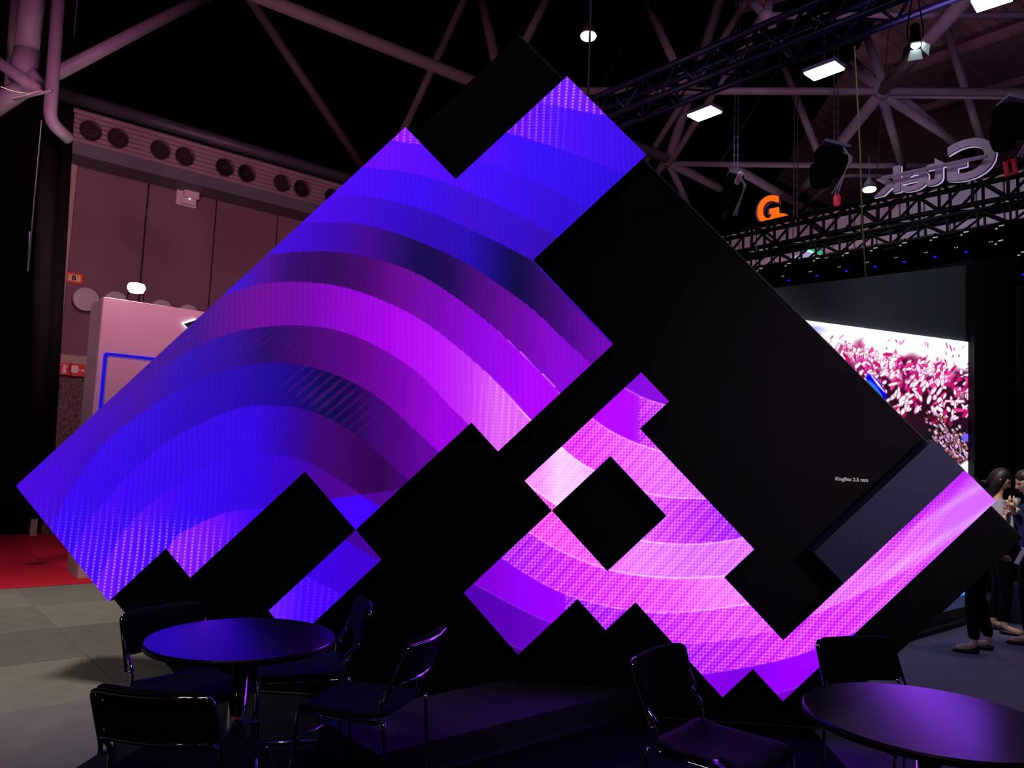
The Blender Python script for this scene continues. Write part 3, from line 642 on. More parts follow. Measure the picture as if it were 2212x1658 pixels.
sf = thing('roof_space_frame', 'pinkish steel tube space frame spanning under the dark hall roof', 'roof frame', (0, 14, 9))
so = sf.location
def rt(x1, y1, z1, x2, y2, z2, r, m='steel'):
    p, q_ = onZ(x1, y1, z1) - so, onZ(x2, y2, z2) - so
    o = obj('steel_tube', tube(B(), [p, q_], r, 14), m, sf, True); return p, q_
TB = [
(530, -19, 9, 1440, 342, 9, .115), (532, -14, 12, 800, 386, 9, .11), (1010, -16, 12, 868, 290, 9, .085), (1036, -30, 12, 1078, 170, 9.4, .10),
(1200, -40, 12, 1120, 118, 10, .085), (1392, -6, 12, 1482, 190, 9, .085), (1558, -8, 12.6, 1444, 346, 9, .115), (1620, -8, 12, 1396, 346, 9, .075),
(1672, -8, 12, 1452, 346, 9, .075), (1180, 196, 9, 2300, 198, 9, .075), (1915, 208, 9, 2300, 211, 9.0, .04), (1446, 354, 9, 2260, 360, 9, .07),
(1800, 379, 9, 2020, 381, 9, .05), (1442, 350, 9, 1560, 408, 9, .11), (1580, 358, 9, 1860, 520, 9, .11), (1444, 352, 9, 1500, 470, 9, .085),
(1442, 344, 9, 1405, 392, 9, .085), (2112, -30, 9, 1905, 197, 9, .115), (1905, 197, 9, 1690, 466, 9, .115), (1862, 52, 12, 1912, 190, 9, .085),
(1904, 205, 9, 1950, 362, 8.9, .085), (2042, 54, 12, 2124, 320, 9, .085), (1688, 130, 12, 1776, 352, 9, .085), (1908, 205, 9, 2100, 330, 9, .09),
(1940, 205, 9.2, 2110, 350, 9.2, .09), (1806, 128, 12, 1900, 192, 9, .08), (1838, 120, 12, 1905, 188, 9, .06), (1655, 34, 9.6, 2300, 33, 9.6, .06),
(1655, 36, 9.6, 1600, -20, 12, .07), (1655, 36, 9.6, 1712, 130, 12, .08), (1655, 36, 9.6, 1668, -20, 12, .08), (1655, 36, 9.6, 1570, 160, 9, .08),
(2290, 330, 9, 2150, 418, 9, .09), (1730, 455, 8.9, 1790, 400, 8.9, .05), (1600, 375, 7, 1560, 470, 7, .05)]
violet = {17, 18, 19, 21, 20, 23}
for i, t in enumerate(TB): rt(*t, m='steel')
for (x, y, r) in ((1440, 346, .15), (1906, 198, .15), (1655, 36, .14)):
    g = B(); bmesh.ops.create_uvsphere(g, u_segments=16, v_segments=10, radius=r, matrix=Matrix.Translation(onZ(x, y, 9 if y > 50 else 9.6) - so)); obj('frame_node', g, 'steel', sf, True)
for (x, y) in ((630, 134), (703, 237), (542, 8)):
    pass
# thin stay wires
for i, (a_, b_, lab) in enumerate((((1395, 15, 11), (1296, 192, 8), 'thin slanting stay wire above the tilted board, right of the hanging bulb'),
                                  ((822, 0, 11), (797, 62, 9.5), 'short thin wire in the black roof above the left screen peak'),
                                  ((1684, 145, 10), (1560, 345, 8), 'thin slanting stay wire between the two front flood lamps'),
                                  ((1925, 0, 11), (1890, 420, 7.2), 'thin wire falling past the roof node to the small warm lamp'))):
    tag(obj('stay_wire', tube(B(), [onZ(*a_), onZ(*b_)], .010, 6), 'wire'), lab, 'wire', 'thin stay wires')

# flood lamps
FL = [([(1735, 158), (1804, 134), (1823, 149), (1760, 174)], 'white rectangular flood lamp, brightest one above the middle truss'),
      ([(1484, 249), (1536, 230), (1559, 242), (1509, 262)], 'white rectangular flood lamp, smaller one nearest the screen peak'),
      ([(2092, 6), (2168, -20), (2196, -2), (2116, 23)], 'white rectangular flood lamp cut by the upper right frame edge')]
for q, lab in FL:
    P = [onZ(x, y, 8.2) for x, y in q]; c = sum(P, Vector()) / 4
    u = ((P[1] - P[0]) + (P[2] - P[3])) / 2; v = ((P[3] - P[0]) + (P[2] - P[1])) / 2
    u.z = v.z = 0; lu, lv = u.length, v.length; u.normalize(); v = UP.cross(u)
    Rm = Matrix((u, v, UP)).transposed()
    f = thing('flood_lamp', lab, 'flood lamp', c, group='ceiling flood lamps')
    obj('lamp_housing', box(B(), (0, 0, .045), (lu + .04, lv + .04, .07), Rm, .01), 'alu', f)
    obj('glass_panel', box(B(), (0, 0, 0), (lu, lv, .03), Rm, .005), 'flood', f)
    obj('hanger', tube(B(), [(0, 0, .08), (0, 0, 1.0)], .012, 6), 'wire', f)
    Lm = area('flood_light', c - UP * .05, c - UP * 3, lu, 14, (.86, .93, 1), lv)
# pendant bulbs
def pendant(px, py, y, s, lab, hang):
    c = onY(px, py, y); t = thing('pendant_lamp', lab, 'lamp', c)
    obj('lamp_glass', lathe(B(), [(.02 * s, .02 * s), (.11 * s, .03 * s), (.125 * s, .0), (.11 * s, -.03 * s), (.06 * s, -.045 * s)], 20), 'bulb', t, True)
    obj('reflector', lathe(B(), [(.14 * s, .02 * s), (.10 * s, .12 * s), (.04 * s, .20 * s), (.03 * s, .26 * s)], 20), 'dark_metal', t, True)
    obj('pendant_cable', tube(B(), [(0, 0, .25 * s), (0, 0, hang)], .008, 6), 'wire', t)
pendant(1271, 78, 12, 1.05, 'warm round pendant lamp hanging right above the top of the tilted board', 3)
pendant(1878, 409, 13.5, .9, 'small warm lamp glowing left of the grey mirrored letters', .6)

# ================================================================== TRUSSES
def truss(t, A, Bp, size, nb, rc, rb, m, zig=True, square=True):
    A = Vector(A); Bp = Vector(Bp); base = Vector(t.location)
    d = (Bp - A).normalized(); s = d.cross(UP).normalized() * size; u = Vector((0, 0, size))
    cs = [(A, Bp), (A + s, Bp + s), (A + u, Bp + u), (A + s + u, Bp + s + u)]
    for p, q_ in cs: obj('chord', tube(B(), [p - base, q_ - base], rc, 8), m, t, True)
    L = (Bp - A).length / nb
    def br(p, q_, nm='brace'): obj(nm, tube(B(), [p - base, q_ - base], rb, 6), m, t, True)
    for i in range(nb + 1):
        p = A + d * L * i
        if square or i == 0:
            for a_, c_ in ((p, p + u), (p + s, p + s + u)): br(a_, c_, 'upright')
            br(p, p + s); br(p + u, p + s + u)
        if i < nb:
            n_ = p + d * L
            if i % 2: br(p, n_ + u); br(p + s, n_ + s + u); br(p, n_ + s)
            else: br(p + u, n_); br(p + s + u, n_ + s); br(p + s, n_)
            br(p + u, n_ + s + u)
# front dark truss, upper right
tA, tB = onZ(1290, 292, 5.4), onZ(2130, -28, 5.4)
ft = thing('lighting_truss', 'dark violet box truss crossing the upper right in front of the roof tubes', 'truss', tA)
tAA = tA; truss(ft, tA, tB, .29, 18, .034, .014, 'trussv', square=False)
for k in range(9):
    p = tA + (tB - tA) * (.06 + k * .11) - tA; dd = (tB - tA).normalized()
    obj('cable_tie', tube(B(), [p + dd.cross(UP) * .03 * math.cos(w_) + UP * .034 * math.sin(w_) for w_ in [i * math.pi / 5 for i in range(10)]], .004, 5, True), 'alu', ft)
dd = (tB - tA).normalized()
obj('cable_bundle', tube(B(), [tA + dd * x - tA + UP * (.31 + .012 * math.sin(x * 7)) - dd.cross(UP) * -.1 for x in np.linspace(.2, 4.5, 30)], .034, 6), 'motor', ft, True)
# spotlight with barn doors on it
c = onZ(1978, 92, 4.9); bs = thing('barn_door_spotlight', 'black theatre spotlight with pale barn doors hanging from the upper right truss', 'spotlight', c)
tgt = Vector((-.1, -.3, -.9)).normalized()
Rs = tgt.to_track_quat('Z', 'Y').to_matrix()
obj('lamp_body', lathe(B(), [(.05, -.42), (.075, -.38), (.085, -.05), (.10, -.02), (.10, .06)], 16, (0, 0, 0), Rs), 'motor', bs, True)
obj('lens', lathe(B(), [(.085, .05), (.07, .075)], 16, (0, 0, 0), Rs), 'flood', bs)
for s, w_, m_ in ((1, .12, 'barn'), (-1, .12, 'motor')):
    bm = B(); prism(bm, [Rs @ Vector((s * .09, -.08, .07)), Rs @ Vector((s * .09, .08, .07)), Rs @ Vector((s * .20, .12, .22)), Rs @ Vector((s * .20, -.12, .22))], Rs @ Vector((0, 0, .006))); obj('barn_door', bm, m_, bs)
for s in (-1, 1):
    bm = B(); prism(bm, [Rs @ Vector((-.08, s * .09, .07)), Rs @ Vector((.08, s * .09, .07)), Rs @ Vector((.12, s * .19, .20)), Rs @ Vector((-.12, s * .19, .20))], Rs @ Vector((0, 0, .006))); obj('barn_door', bm, 'barn', bs)
bs.scale = (.45, .45, .45)
obj('yoke', tube(B(), fillet([Rs @ Vector((.11, 0, -.1)), Rs @ Vector((.13, 0, -.3)), Vector((0, 0, 1.15)), Rs @ Vector((-.13, 0, -.3)), Rs @ Vector((-.11, 0, -.1))], .05), .012, 6), 'motor', bs, True)
# stage truss
c1 = 20.7
p1 = onP(1500, 556, 1, 1, c1); zT = 6.33
SA = onP(1490, 540, 1, 1, c1); SA.z = zT; SB = onP(2260, 420, 1, 1, c1); SB.z = zT
st_ = thing('stage_truss', 'black box truss in front of the pale gallery panels above the stage', 'truss', SA)
# runs from far left to near right, second face behind it
truss(st_, SB, SA, .52, 13, .05, .03, 'trussk')
bt = thing('light_batten', 'thin violet lit bar running under the black stage truss', 'light bar', SA)
for a_, b_ in (((1640, 556), (1850, 516)), ((1866, 514), (1988, 494)), ((2010, 489), (2082, 475))):
    obj('bar_segment', tube(B(), [onP(*a_, 1, 1, c1 - .5) - SA, onP(*b_, 1, 1, c1 - .5) - SA], .022, 8), 'trussb', bt)
ZL = sum(onP(x, y, 1, 1, 18.6).z for x, y in ((1645, 612), (1767, 602), (1892, 585), (2021, 559), (2163, 526))) / 5 + .40; print('ZL', ZL, [round(onP(x, y, 1, 1, 18.6).z, 2) for x, y in ((1645, 612), (1767, 602), (1892, 585), (2021, 559), (2163, 526))])
sa2 = onP(1500, 600, 1, 1, 18.75); sa2.z = ZL; sb2 = onP(2260, 560, 1, 1, 18.75); sb2.z = ZL
lt = thing('lower_light_truss', 'black lower lighting truss carrying the row of moving lights', 'truss', sb2)
truss(lt, sb2, sa2, .30, 14, .035, .022, 'trussk')
drp = B(); prism(drp, [onP(1480, 600, 1, 1, 21.9), onP(2300, 600, 1, 1, 21.9), onP(2300, 470, 1, 1, 21.9), onP(1480, 545, 1, 1, 21.9)], -DA * .05)
# moving heads
def moving_head(lab):
    t = thing('moving_head_light', lab, 'stage light')
    obj('base_box', box(B(), (0, 0, -.12), (.36, .30, .20), None, .02), 'motor', t); obj('hook_clamp', box(B(), (0, 0, .02), (.06, .06, .16), None, .01), 'motor', t)
    obj('yoke', tube(B(), fillet([(-.20, 0, -.62), (-.20, 0, -.24), (.20, 0, -.24), (.20, 0, -.62)], .05), .03, 8), 'motor', t, True)
    obj('lamp_head', lathe(B(), [(.10, .20), (.15, .12), (.16, -.10), (.12, -.22)], 18, (0, 0, -.64)), 'motor', t, True)
    obj('display', box(B(), (.05, -.165, -.73), (.075, .02, .05)), 'bluedot', t)
    obj('name_mark', box(B(), (.06, -.155, -.08), (.14, .01, .035)), 'whitedot', t)
    obj('name_mark', box(B(), (-.08, -.155, -.15), (.06, .01, .04)), 'whitedot', t)
    obj('name_mark', box(B(), (-.24, -.04, -.50), (.03, .02, .03)), 'whitedot', t)
    obj('name_mark', box(B(), (-.31, -.04, -.50), (.03, .02, .03)), 'whitedot', t)
    t.scale = (.5, .5, .5)
    return t
mh = None; nm_ = ['leftmost', 'second from left', 'third from left', 'fourth from left', 'fifth from left', 'sixth from left', 'seventh from left', 'eighth from left', 'rightmost whole one']
for i, (x, y) in enumerate(((1645, 612), (1706, 609), (1767, 602), (1830, 595), (1892, 585), (1955, 573), (2021, 559), (2087, 543), (2163, 526))):
    c = onP(x, y, 1, 1, 18.6); lab = 'black moving head light with a blue display, %s in the hanging row' % nm_[i]
    loc = (c.x, c.y, ZL - .035); rz = math.radians(-45)
    if mh is None: mh = moving_head(lab); mh.location = loc; mh.rotation_euler = (0, 0, rz); mh['group'] = 'moving head lights over the stage'
    else: dup(mh, loc, rz, lab)
for i, (x, y) in enumerate(((2165, 560), (2215, 585))):
    c = onP(x, y, 1, 1, 17.6); dup(mh, (c.x, c.y, c.z + .3), math.radians(-60), ['black moving head light just above the dark stage column', 'black moving head light cut by the right frame edge'][i])
# gallery band
cg = 25.0
ga = thing('gallery_band', 'pale panelled gallery band high behind the black stage truss', 'gallery', onP(1900, 480, 1, 1, cg)); gr_ = ga.location.copy()
b0, b1 = onP(1560, 530, 1, 1, cg).dot(DB), onP(2300, 420, 1, 1, cg).dot(DB)
npn = 15
for i in range(npn):
    bb = b0 + (b1 - b0) * (i + .5) / npn
    obj('gallery_panel', box(B(), ab(cg / S2 + .05, bb, 7.28) - gr_, (abs(b1 - b0) / npn - .04, .1, .86), RB, .005), 'pale_panel' if i < 9 else 'pale_panel2', ga)
    if False: obj('lower_panel', box(B(), ab(cg / S2 + .3, bb, 6.62) - gr_, (abs(b1 - b0) / npn * (1.9 if i > 8 else .9), .1, .26), RB, .005), 'pale_panel2', ga)
obj('cornice_panel', box(B(), ab(cg / S2 + .0, (b0 + b1) / 2, 7.78) - gr_, (abs(b1 - b0), .06, .08), RB), 'pale_panel', ga)
# lit panel and exit signs
lpz = thing('lit_white_panel', 'pale lit panel seen between the dark stage lights', 'panel', onP(1710, 562, 1, 1, 24)); g = lpz.location.copy()
for q in ([(1704, 556), (1758, 540), (1775, 549), (1770, 556), (1706, 563)], [(1687, 565), (1733, 559), (1730, 571), (1694, 573)], [(1748, 557), (1768, 554), (1768, 566), (1749, 567)], [(1638, 540), (1668, 537), (1668, 547), (1640, 549)]):
    obj('panel_piece', prism(B(), [onP(x, y, 1, 1, 24) - g for x, y in q], DA * .05), 'litpanel', lpz)
ex = thing('exit_sign', 'green and white emergency exit sign under the black truss', 'exit sign', onP(1779, 558, 1, 1, 23.5)); g = ex.location.copy()
for q, m_ in (([(1768, 554), (1790, 550), (1791, 562), (1768, 566)], 'green'), ([(1745, 540), (1762, 537), (1780, 545), (1762, 548)], 'green')):
    obj('sign_face', prism(B(), [onP(x, y, 1, 1, 23.5) - g for x, y in q], DA * .06), m_, ex)
obj('pictogram', prism(B(), [onP(x, y, 1, 1, 23.5) - g - DA * .02 for x, y in ((1777, 553), (1783, 564), (1769, 565))], DA * .02), 'arrow', ex)
obj('pictogram', prism(B(), [onP(x, y, 1, 1, 23.5) - g - DA * .02 for x, y in ((1736, 541), (1748, 539), (1761, 546), (1757, 547))], DA * .02), 'arrow', ex)
# mirrored grey letters (seen from behind)
lt_ = thing('letter_sign', 'large grey letters seen from behind, reading mirrored above the black truss', 'sign', onP(2030, 400, 1, 1, 19.9)); g = lt_.location.copy()
cl = 19.9
for ch, xr, xl, ytop, ybot in (('G', 2153, 2050, 298, 386), ('t', 2046, 2003, 341, 398), ('e', 2006, 1948, 366, 411), ('k', 1946, 1889, 364, 420)):
    me = text_mesh('letter', ch, 1, .06, .022)
    X0 = min(v.co.x for v in me.vertices); X1 = max(v.co.x for v in me.vertices); Y0 = min(v.co.y for v in me.vertices); Y1 = max(v.co.y for v in me.vertices)
    R_ = onP(xr, ybot, 1, 1, cl); L_ = onP(xl, ybot, 1, 1, cl); Tp = onP((xr + xl) / 2, ytop, 1, 1, cl); Bp_ = onP((xr + xl) / 2, ybot, 1, 1, cl)
    wx = (L_ - R_).length; hz = Tp.z - Bp_.z
    for v in me.vertices:
        x, y, z = (v.co.x - X0) / (X1 - X0) * wx, (v.co.y - Y0) / (Y1 - Y0) * hz, v.co.z
        v.co = (Vector((R_.x, R_.y, Bp_.z)) - g) + DB * x + UP * y + DA * z
    o = obj('letter', me, 'letter', lt_); 
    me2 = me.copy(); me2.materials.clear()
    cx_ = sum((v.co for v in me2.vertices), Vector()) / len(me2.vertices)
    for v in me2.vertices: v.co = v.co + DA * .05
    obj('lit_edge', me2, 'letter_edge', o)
ra, rb_ = onP(1905, 385, 1, 1, cl - .2), onP(2132, 337, 1, 1, cl - .2)
obj('back_rail', tube(B(), [ra - g, rb_ - g], .035, 4), 'letter', lt_)
# orange letter
co_ = 21.6
og = thing('orange_letter_sign', 'glowing orange letter sign standing above the left end of the black truss', 'sign', onP(1662, 465, 1, 1, co_)); g = og.location.copy()
fd = Vector((.82, -.57, 0)).normalized(); fn = fd.cross(UP)
me = text_mesh('letter', 'G', 1, .02, .03); Pw = onP(1640, 487, 1, 1, co_); Hh = onP(1640, 428, 1, 1, co_).z - Pw.z
for nm_2, m_, d0, ds in (('letter_face', 'orange', -.10, .02), ('letter_body', 'letter', 0, .2)):
    m2 = me.copy(); m2.materials.clear()
    for v in m2.vertices: v.co = Pw - g + fd * v.co.x * .72 + UP * v.co.y * Hh / .74 + DA * (v.co.z / .02 * ds + d0) + (fd * -.05 if nm_2 == 'letter_body' else Vector())
    obj(nm_2, m2, m_, og)
for q in ([(1668, 462), (1680, 464), (1680, 474), (1662, 470)], [(1684, 460), (1695, 461), (1694, 470), (1682, 472)]):
    obj('letter_face', prism(B(), [onP(x, y, 1, 1, co_ - .35) - g for x, y in q], DA * .15), 'orange', og)

# chains and hoists
def chain(x, y0, y1, y, lab, r=.012, gap=.07):
    t = thing('lifting_chain', lab, 'chain', onY(x, y1, y), group='lifting chains')
    h = (onY(x, y0, y) - onY(x, y1, y)).length
    for s in (-1, 1):
        bm = B(); n = int(h / .09)
        for i in range(n): box(bm, (s * gap / 2, 0, (i + .5) * h / n), (r * (2.2 if i % 2 else 1), r * (1 if i % 2 else 2.2), h / n * .92))
        obj('chain_strand', bm, 'chain', t)
    return t
chain(1589, -30, 388, 15, 'pair of pale chains dropping past the middle of the front truss'); chain(1718, 205, 470, 16, 'thin pair of chains hanging between two roof tubes'); chain(1806, 96, 318, 14.5, 'pair of pale chains dropping behind the brightest flood lamp')
def hoist(x, y, yy, w, h, lab):
    t = thing('chain_hoist', lab, 'hoist', onY(x, y, yy)); k = yy / FPX
    obj('motor_body', box(B(), (0, 0, 0), (w * k, .3, h * k), None, .04), 'motor', t)
    obj('chain_bag', lathe(B(), [(w * k * .3, -h * k * .95), (w * k * .38, -h * k * .7), (w * k * .36, -h * k * .2)], 14, (-w * k * .4, -.1, 0)), 'motor', t, True)
    obj('top_bracket', box(B(), (w * k * .1, -.05, h * k * .52), (w * k * .9, .36, .05), Euler((0, .25, 0)).to_matrix()), 'dark_metal', t)
    for j in range(3): obj('side_cable', tube(B(), fillet([(w * k * .3, -.2, h * k * (.4 - j * .1)), (w * k * (.5 + .06 * j), -.25, 0), (w * k * (.1 - .1 * j), -.2, -h * k * 1.3)], .2), .014, 6), 'dark_metal', t)
hoist(1583, 408, 14.8, 38, 52, 'black chain hoist at the end of the front pale chains'); hoist(1795, 350, 14.3, 62, 62, 'big black chain hoist left of the mirrored letters')
hoist(2186, 262, 11.5, 66, 70, 'large black hoist at the right frame edge above the letters')
tag(obj('signal_lamp', lathe(B(), [(.06, -.1), (.07, -.06), (.07, .08), (.04, .13)], 12, onP(1808, 433, 1, 1, 20.4)), 'redlamp'), 'small red lamp standing on the black stage truss', 'lamp')
tag(obj('red_strap', tube(B(), [onP(2172, 352, 1, 1, 20.5), onP(2190, 345, 1, 1, 20.5), onP(2194, 374, 1, 1, 20.5), onP(2176, 380, 1, 1, 20.5)], .05, 8, True), 'redcloth'), 'red strap coil near the right end of the black truss', 'strap')
tag(obj('hanging_cable', tube(B(), [onP(1846, 100, 1, 1, 15.5), onP(1858, 330, 1, 1, 15.5), onP(1862, 470, 1, 1, 15.5), onP(1870, 600, 1, 1, 15.5)], .011, 6), 'cable'), 'yellow green cable hanging down to the top of the grey stage wall', 'cable')
tag(obj('hanging_cable', tube(B(), [onP(1634, 525, 1, 1, 20.7), onP(1634, 600, 1, 1, 19.5)], .012, 6), 'cable'), 'short pale cable beside the tilted board edge under the truss', 'cable')

# ================================================================== STAGE
cs_ = -5.0      # x - y = -cs
def St(px, py, off=0): return onP(px, py, 1, -1, cs_ + off * S2)
P0 = St(2009, 1338); 
sw = thing('stage_wall', 'grey stage wall with a large bright coral picture screen', 'stage wall', (St(2100, 1300).x, St(2100, 1300).y, 0)); sr = sw.location.copy()
def spart(nm, bm, m, par=None): bmesh.ops.translate(bm, vec=-sr, verts=bm.verts); return obj(nm, bm, m, par or sw)
aL = St(1600, 640); aR = St(2104, 640)
zl, zr = St(1600, 632).z, St(2104, 570).z
spart('grey_panel', prism(B(), [St(1560, 635), St(2104, 570), St(2104, 1500 - 190), St(1560, 1500)], DB * .12), 'grey_wall')
for off, m_ in ((0, 'stage_dark'),):
    c0, c1_ = St(2104, 562, .0), St(2196, 562, .0)
spart('side_column', prism(B(), [St(2105, 560, .1), St(2197, 548, .1), St(2197, 1328, .1), St(2105, 1328, .1)], DB * .5), 'stage_dark')
spart('far_panel', prism(B(), [St(2198, 618), St(2300, 612), St(2300, 1320), St(2198, 1320)], DB * .3), 'grey_wall')
# platform
pA, pB = onZ(1700, 1430, 0), onZ(2114, 1340, 0)
bF = 4.52 / S2
pfm = struct('floor_stage_platform', prism(B(), [ab(2, bF, .0), ab(16, bF, .0), ab(16, bF + .60, .0), ab(2, bF + .60, .0)], (0, 0, .17)), 'platform')
struct('floor_stage_plinth', prism(B(), [ab(2, bF - .06, .0), ab(16, bF - .06, .0), ab(16, bF, .0), ab(2, bF, .0)], (0, 0, .05)), 'stage_dark')
# coral picture screen
def coral():
    off = .03
    corners = [(1600, 672.5), (2098, 739), (2098, 1311), (1600, 1440)]
    q = [St(x, y, off) for x, y in corners]
    a_l, a_r = q[0].dot(DA), q[1].dot(DA)
    NA, NZ_ = 300, 330
    us = np.linspace(0, 1, NA); vs = np.linspace(0, 1, NZ_)
    Ug, Vg = np.meshgrid(us, vs, indexing='ij')
    # approx picture pixel of each point (only to lay out the picture on the screen)
    top = q[0].z + (q[1].z - q[0].z) * Ug; bot = q[3].z + (q[2].z - q[3].z) * Ug
    A = a_l + (a_r - a_l) * Ug; Z = top + (bot - top) * Vg
    bb = -(cs_ + off * S2) / S2
    X = A / S2 - bb / S2; Y = A / S2 + bb / S2
    depth = X * CX[2] + Y * CY[2] + (Z - CH) * CZ[2]
    u = 1106 + FPX * (X * CX[0] + Y * CY[0] + (Z - CH) * CZ[0]) / depth
    v = 829 + FPX * (X * CX[1] + Y * CY[1] + (Z - CH) * CZ[1]) / depth
    c = np.zeros(u.shape + (3,))
    dark = np.array([42, 14, 30.]); deep = np.array([22, 20, 32.]); mag = np.array([175, 22, 105.]); white = np.array([255, 252, 255.]); red = np.array([95, 14, 38.])
    c[:] = dark
    edge = 742 + (u - 1730) * .14 + 16 * np.sin(u * .05) + 10 * np.sin(u * .13 + 1)
    nzf = sum(np.sin(u * f + v * g_ + p_) for f, g_, p_ in ((.045, .03, 0), (-.06, .05, 1.7), (.11, -.07, 3.1), (.02, .10, .6))) / 4
    m1 = smooth01((870 - v + nzf * 60) / 110)[..., None]; c = dark * (1 - m1) + (mag * .8 + red * .2) * m1
    m2 = smooth01((v - 905 + nzf * 30) / 40)[..., None]; c = c * (1 - m2) + deep * m2
    m3 = smooth01((edge + 46 - v + nzf * 50) / 40)[..., None]; c = c * (1 - m3) + white * m3
    sk = smooth01((1800 - u) / 40)[..., None] * smooth01((730 - v) / 20)[..., None] * smooth01((v - 696 - (u - 1732) * .1) / 10)[..., None]; c = c * (1 - .6 * sk) + np.array([110, 130, 235.]) * .6 * sk
    def petal(cx, cy, L_, w_, th, col, soft=.25):
        nonlocal c
        r_ = L_ + 3
        s_ = (np.abs(u - cx) < r_) & (np.abs(v - cy) < r_)
        if not s_.any(): return
        uu, vv = u[s_] - cx, v[s_] - cy
        ax = uu * math.cos(th) + vv * math.sin(th); ay = -uu * math.sin(th) + vv * math.cos(th)
        rr = (ax / L_) ** 2 + (ay / w_) ** 2
        f = smooth01((1.15 - rr) / .5)[:, None]
        cc = c[s_]; c[s_] = cc * (1 - f) + np.array(col) * f
    rr_ = random.Random(5)
    for i in range(470):
        x = rr_.uniform(1740, 2100); lo = 735 + (x - 1730) * .16; y = lo + rr_.random() ** 1.05 * 155 * (.6 + .4 * (x - 1740) / 360)
        if y > 905 + 10 * math.sin(x * .05): continue
        t_ = (y - lo) / 150
        th = rr_.gauss(-.9 if x > 1850 else -1.9, .65)
        L_ = rr_.uniform(5.5, 12); w_ = rr_.uniform(2.0, 4.2)
        if t_ < .8: col = rr_.choice([(255, 250, 255), (255, 250, 255), (255, 246, 252), (255, 240, 250), (255, 225, 248), (225, 60, 150), (200, 20, 110)])
        else: col = rr_.choice([(255, 200, 225), (205, 40, 90), (150, 20, 60), (255, 235, 240), (70, 12, 34)])
        petal(x, y, L_ + 1.2, w_ + .9, th, (160, 10, 90)); petal(x, y, L_, w_, th, col)
    for i in range(130):
        x = rr_.uniform(1760, 2100); y = rr_.uniform(720, 800) + (x - 1760) * .08; petal(x, y, rr_.uniform(3, 8), rr_.uniform(.8, 2), rr_.gauss(-1.3, .5), rr_.choice([(200, 30, 150), (180, 20, 120), (230, 90, 200)]))
    for cx, cy in ((1893, 836), ): 
        petal(cx, cy, 36, 13, .95, (10, 0, 215)); petal(cx - 2, cy + 8, 30, 8, .95, (40, 110, 240)); petal(cx + 3, cy - 8, 26, 2.2, .9, (225, 200, 255))
    for i in range(230):
        t_ = rr_.random(); x = 2015 + t_ * 85 + rr_.gauss(0, 14); y = 915 + t_ * 95 + rr_.gauss(0, 20)
        petal(x, y, rr_.uniform(3.5, 6.5), rr_.uniform(2.6, 4), rr_.uniform(0, 3), rr_.choice([(60, 30, 30), (40, 16, 22), (50, 22, 30)])); petal(x, y, rr_.uniform(2.5, 5), rr_.uniform(2, 3.4), rr_.uniform(.3, 1.6), rr_.choice([(215, 165, 190), (170, 100, 110), (230, 190, 225), (150, 95, 90), (200, 150, 215)]))
    petal(2090, 945, 14, 9, 0, (110, 90, 235)); petal(2092, 1012, 20, 18, 0, (255, 250, 255)); petal(2098, 1040, 30, 26, 0, (250, 245, 255))
    m4 = smooth01((v - 1090) / 60)[..., None]; c = c * (1 - m4) + (np.array([190, 180, 245.]) * (1 - smooth01((v - 1150) / 120)[..., None]) + np.array([90, 150, 245.]) * smooth01((v - 1150) / 120)[..., None]) * m4
    c = c + (nzf * 25 * m4[..., 0])[..., None]
    me = bpy.data.meshes.new('picture_face')
    co = np.stack([X, Y, Z], -1).reshape(-1, 3) - np.array(sr)
    me.vertices.add(len(co)); me.vertices.foreach_set('co', co.ravel())
    i = (np.arange(NA - 1)[:, None] * NZ_ + np.arange(NZ_ - 1)[None, :]).ravel(); F = np.stack([i, i + 1, i + NZ_ + 1, i + NZ_], 1)
    me.loops.add(F.size); me.polygons.add(len(F)); me.loops.foreach_set('vertex_index', F.ravel().astype(np.int32)); me.polygons.foreach_set('loop_start', (np.arange(len(F)) * 4).astype(np.int32)); me.update(calc_edges=True)
    at = me.color_attributes.new('picture', 'FLOAT_COLOR', 'POINT'); at.data.foreach_set('color', np.concatenate([srgb2lin(c.reshape(-1, 3)), np.ones((len(co), 1))], 1).ravel())
    m = bpy.data.materials.new('coral_picture'); m.use_nodes = True; nt = m.node_tree; nt.nodes.clear()
    o_ = nt.nodes.new('ShaderNodeOutputMaterial'); e_ = nt.nodes.new('ShaderNodeEmission'); a_ = nt.nodes.new('ShaderNodeAttribute'); a_.attribute_name = 'picture'
    nt.links.new(a_.outputs['Color'], e_.inputs['Color']); e_.inputs['Strength'].default_value = 1.1; nt.links.new(e_.outputs[0], o_.inputs[0])
    scn = spart('picture_screen', prism(B(), [q[0] + DB * .02, q[1] + DB * .02, q[2] + DB * .02, q[3] + DB * .02], DB * .03), 'stage_dark')
    obj('picture_face', me, m, scn)
coral()
tag(obj('low_plinth', box(B(), onZ(2196, 1372, 0) + Vector((.45, .75, .21)), (.34, .34, .42), RA, .01), 'stage_dark'), 'dark low plinth behind the legs of the two women', 'plinth')

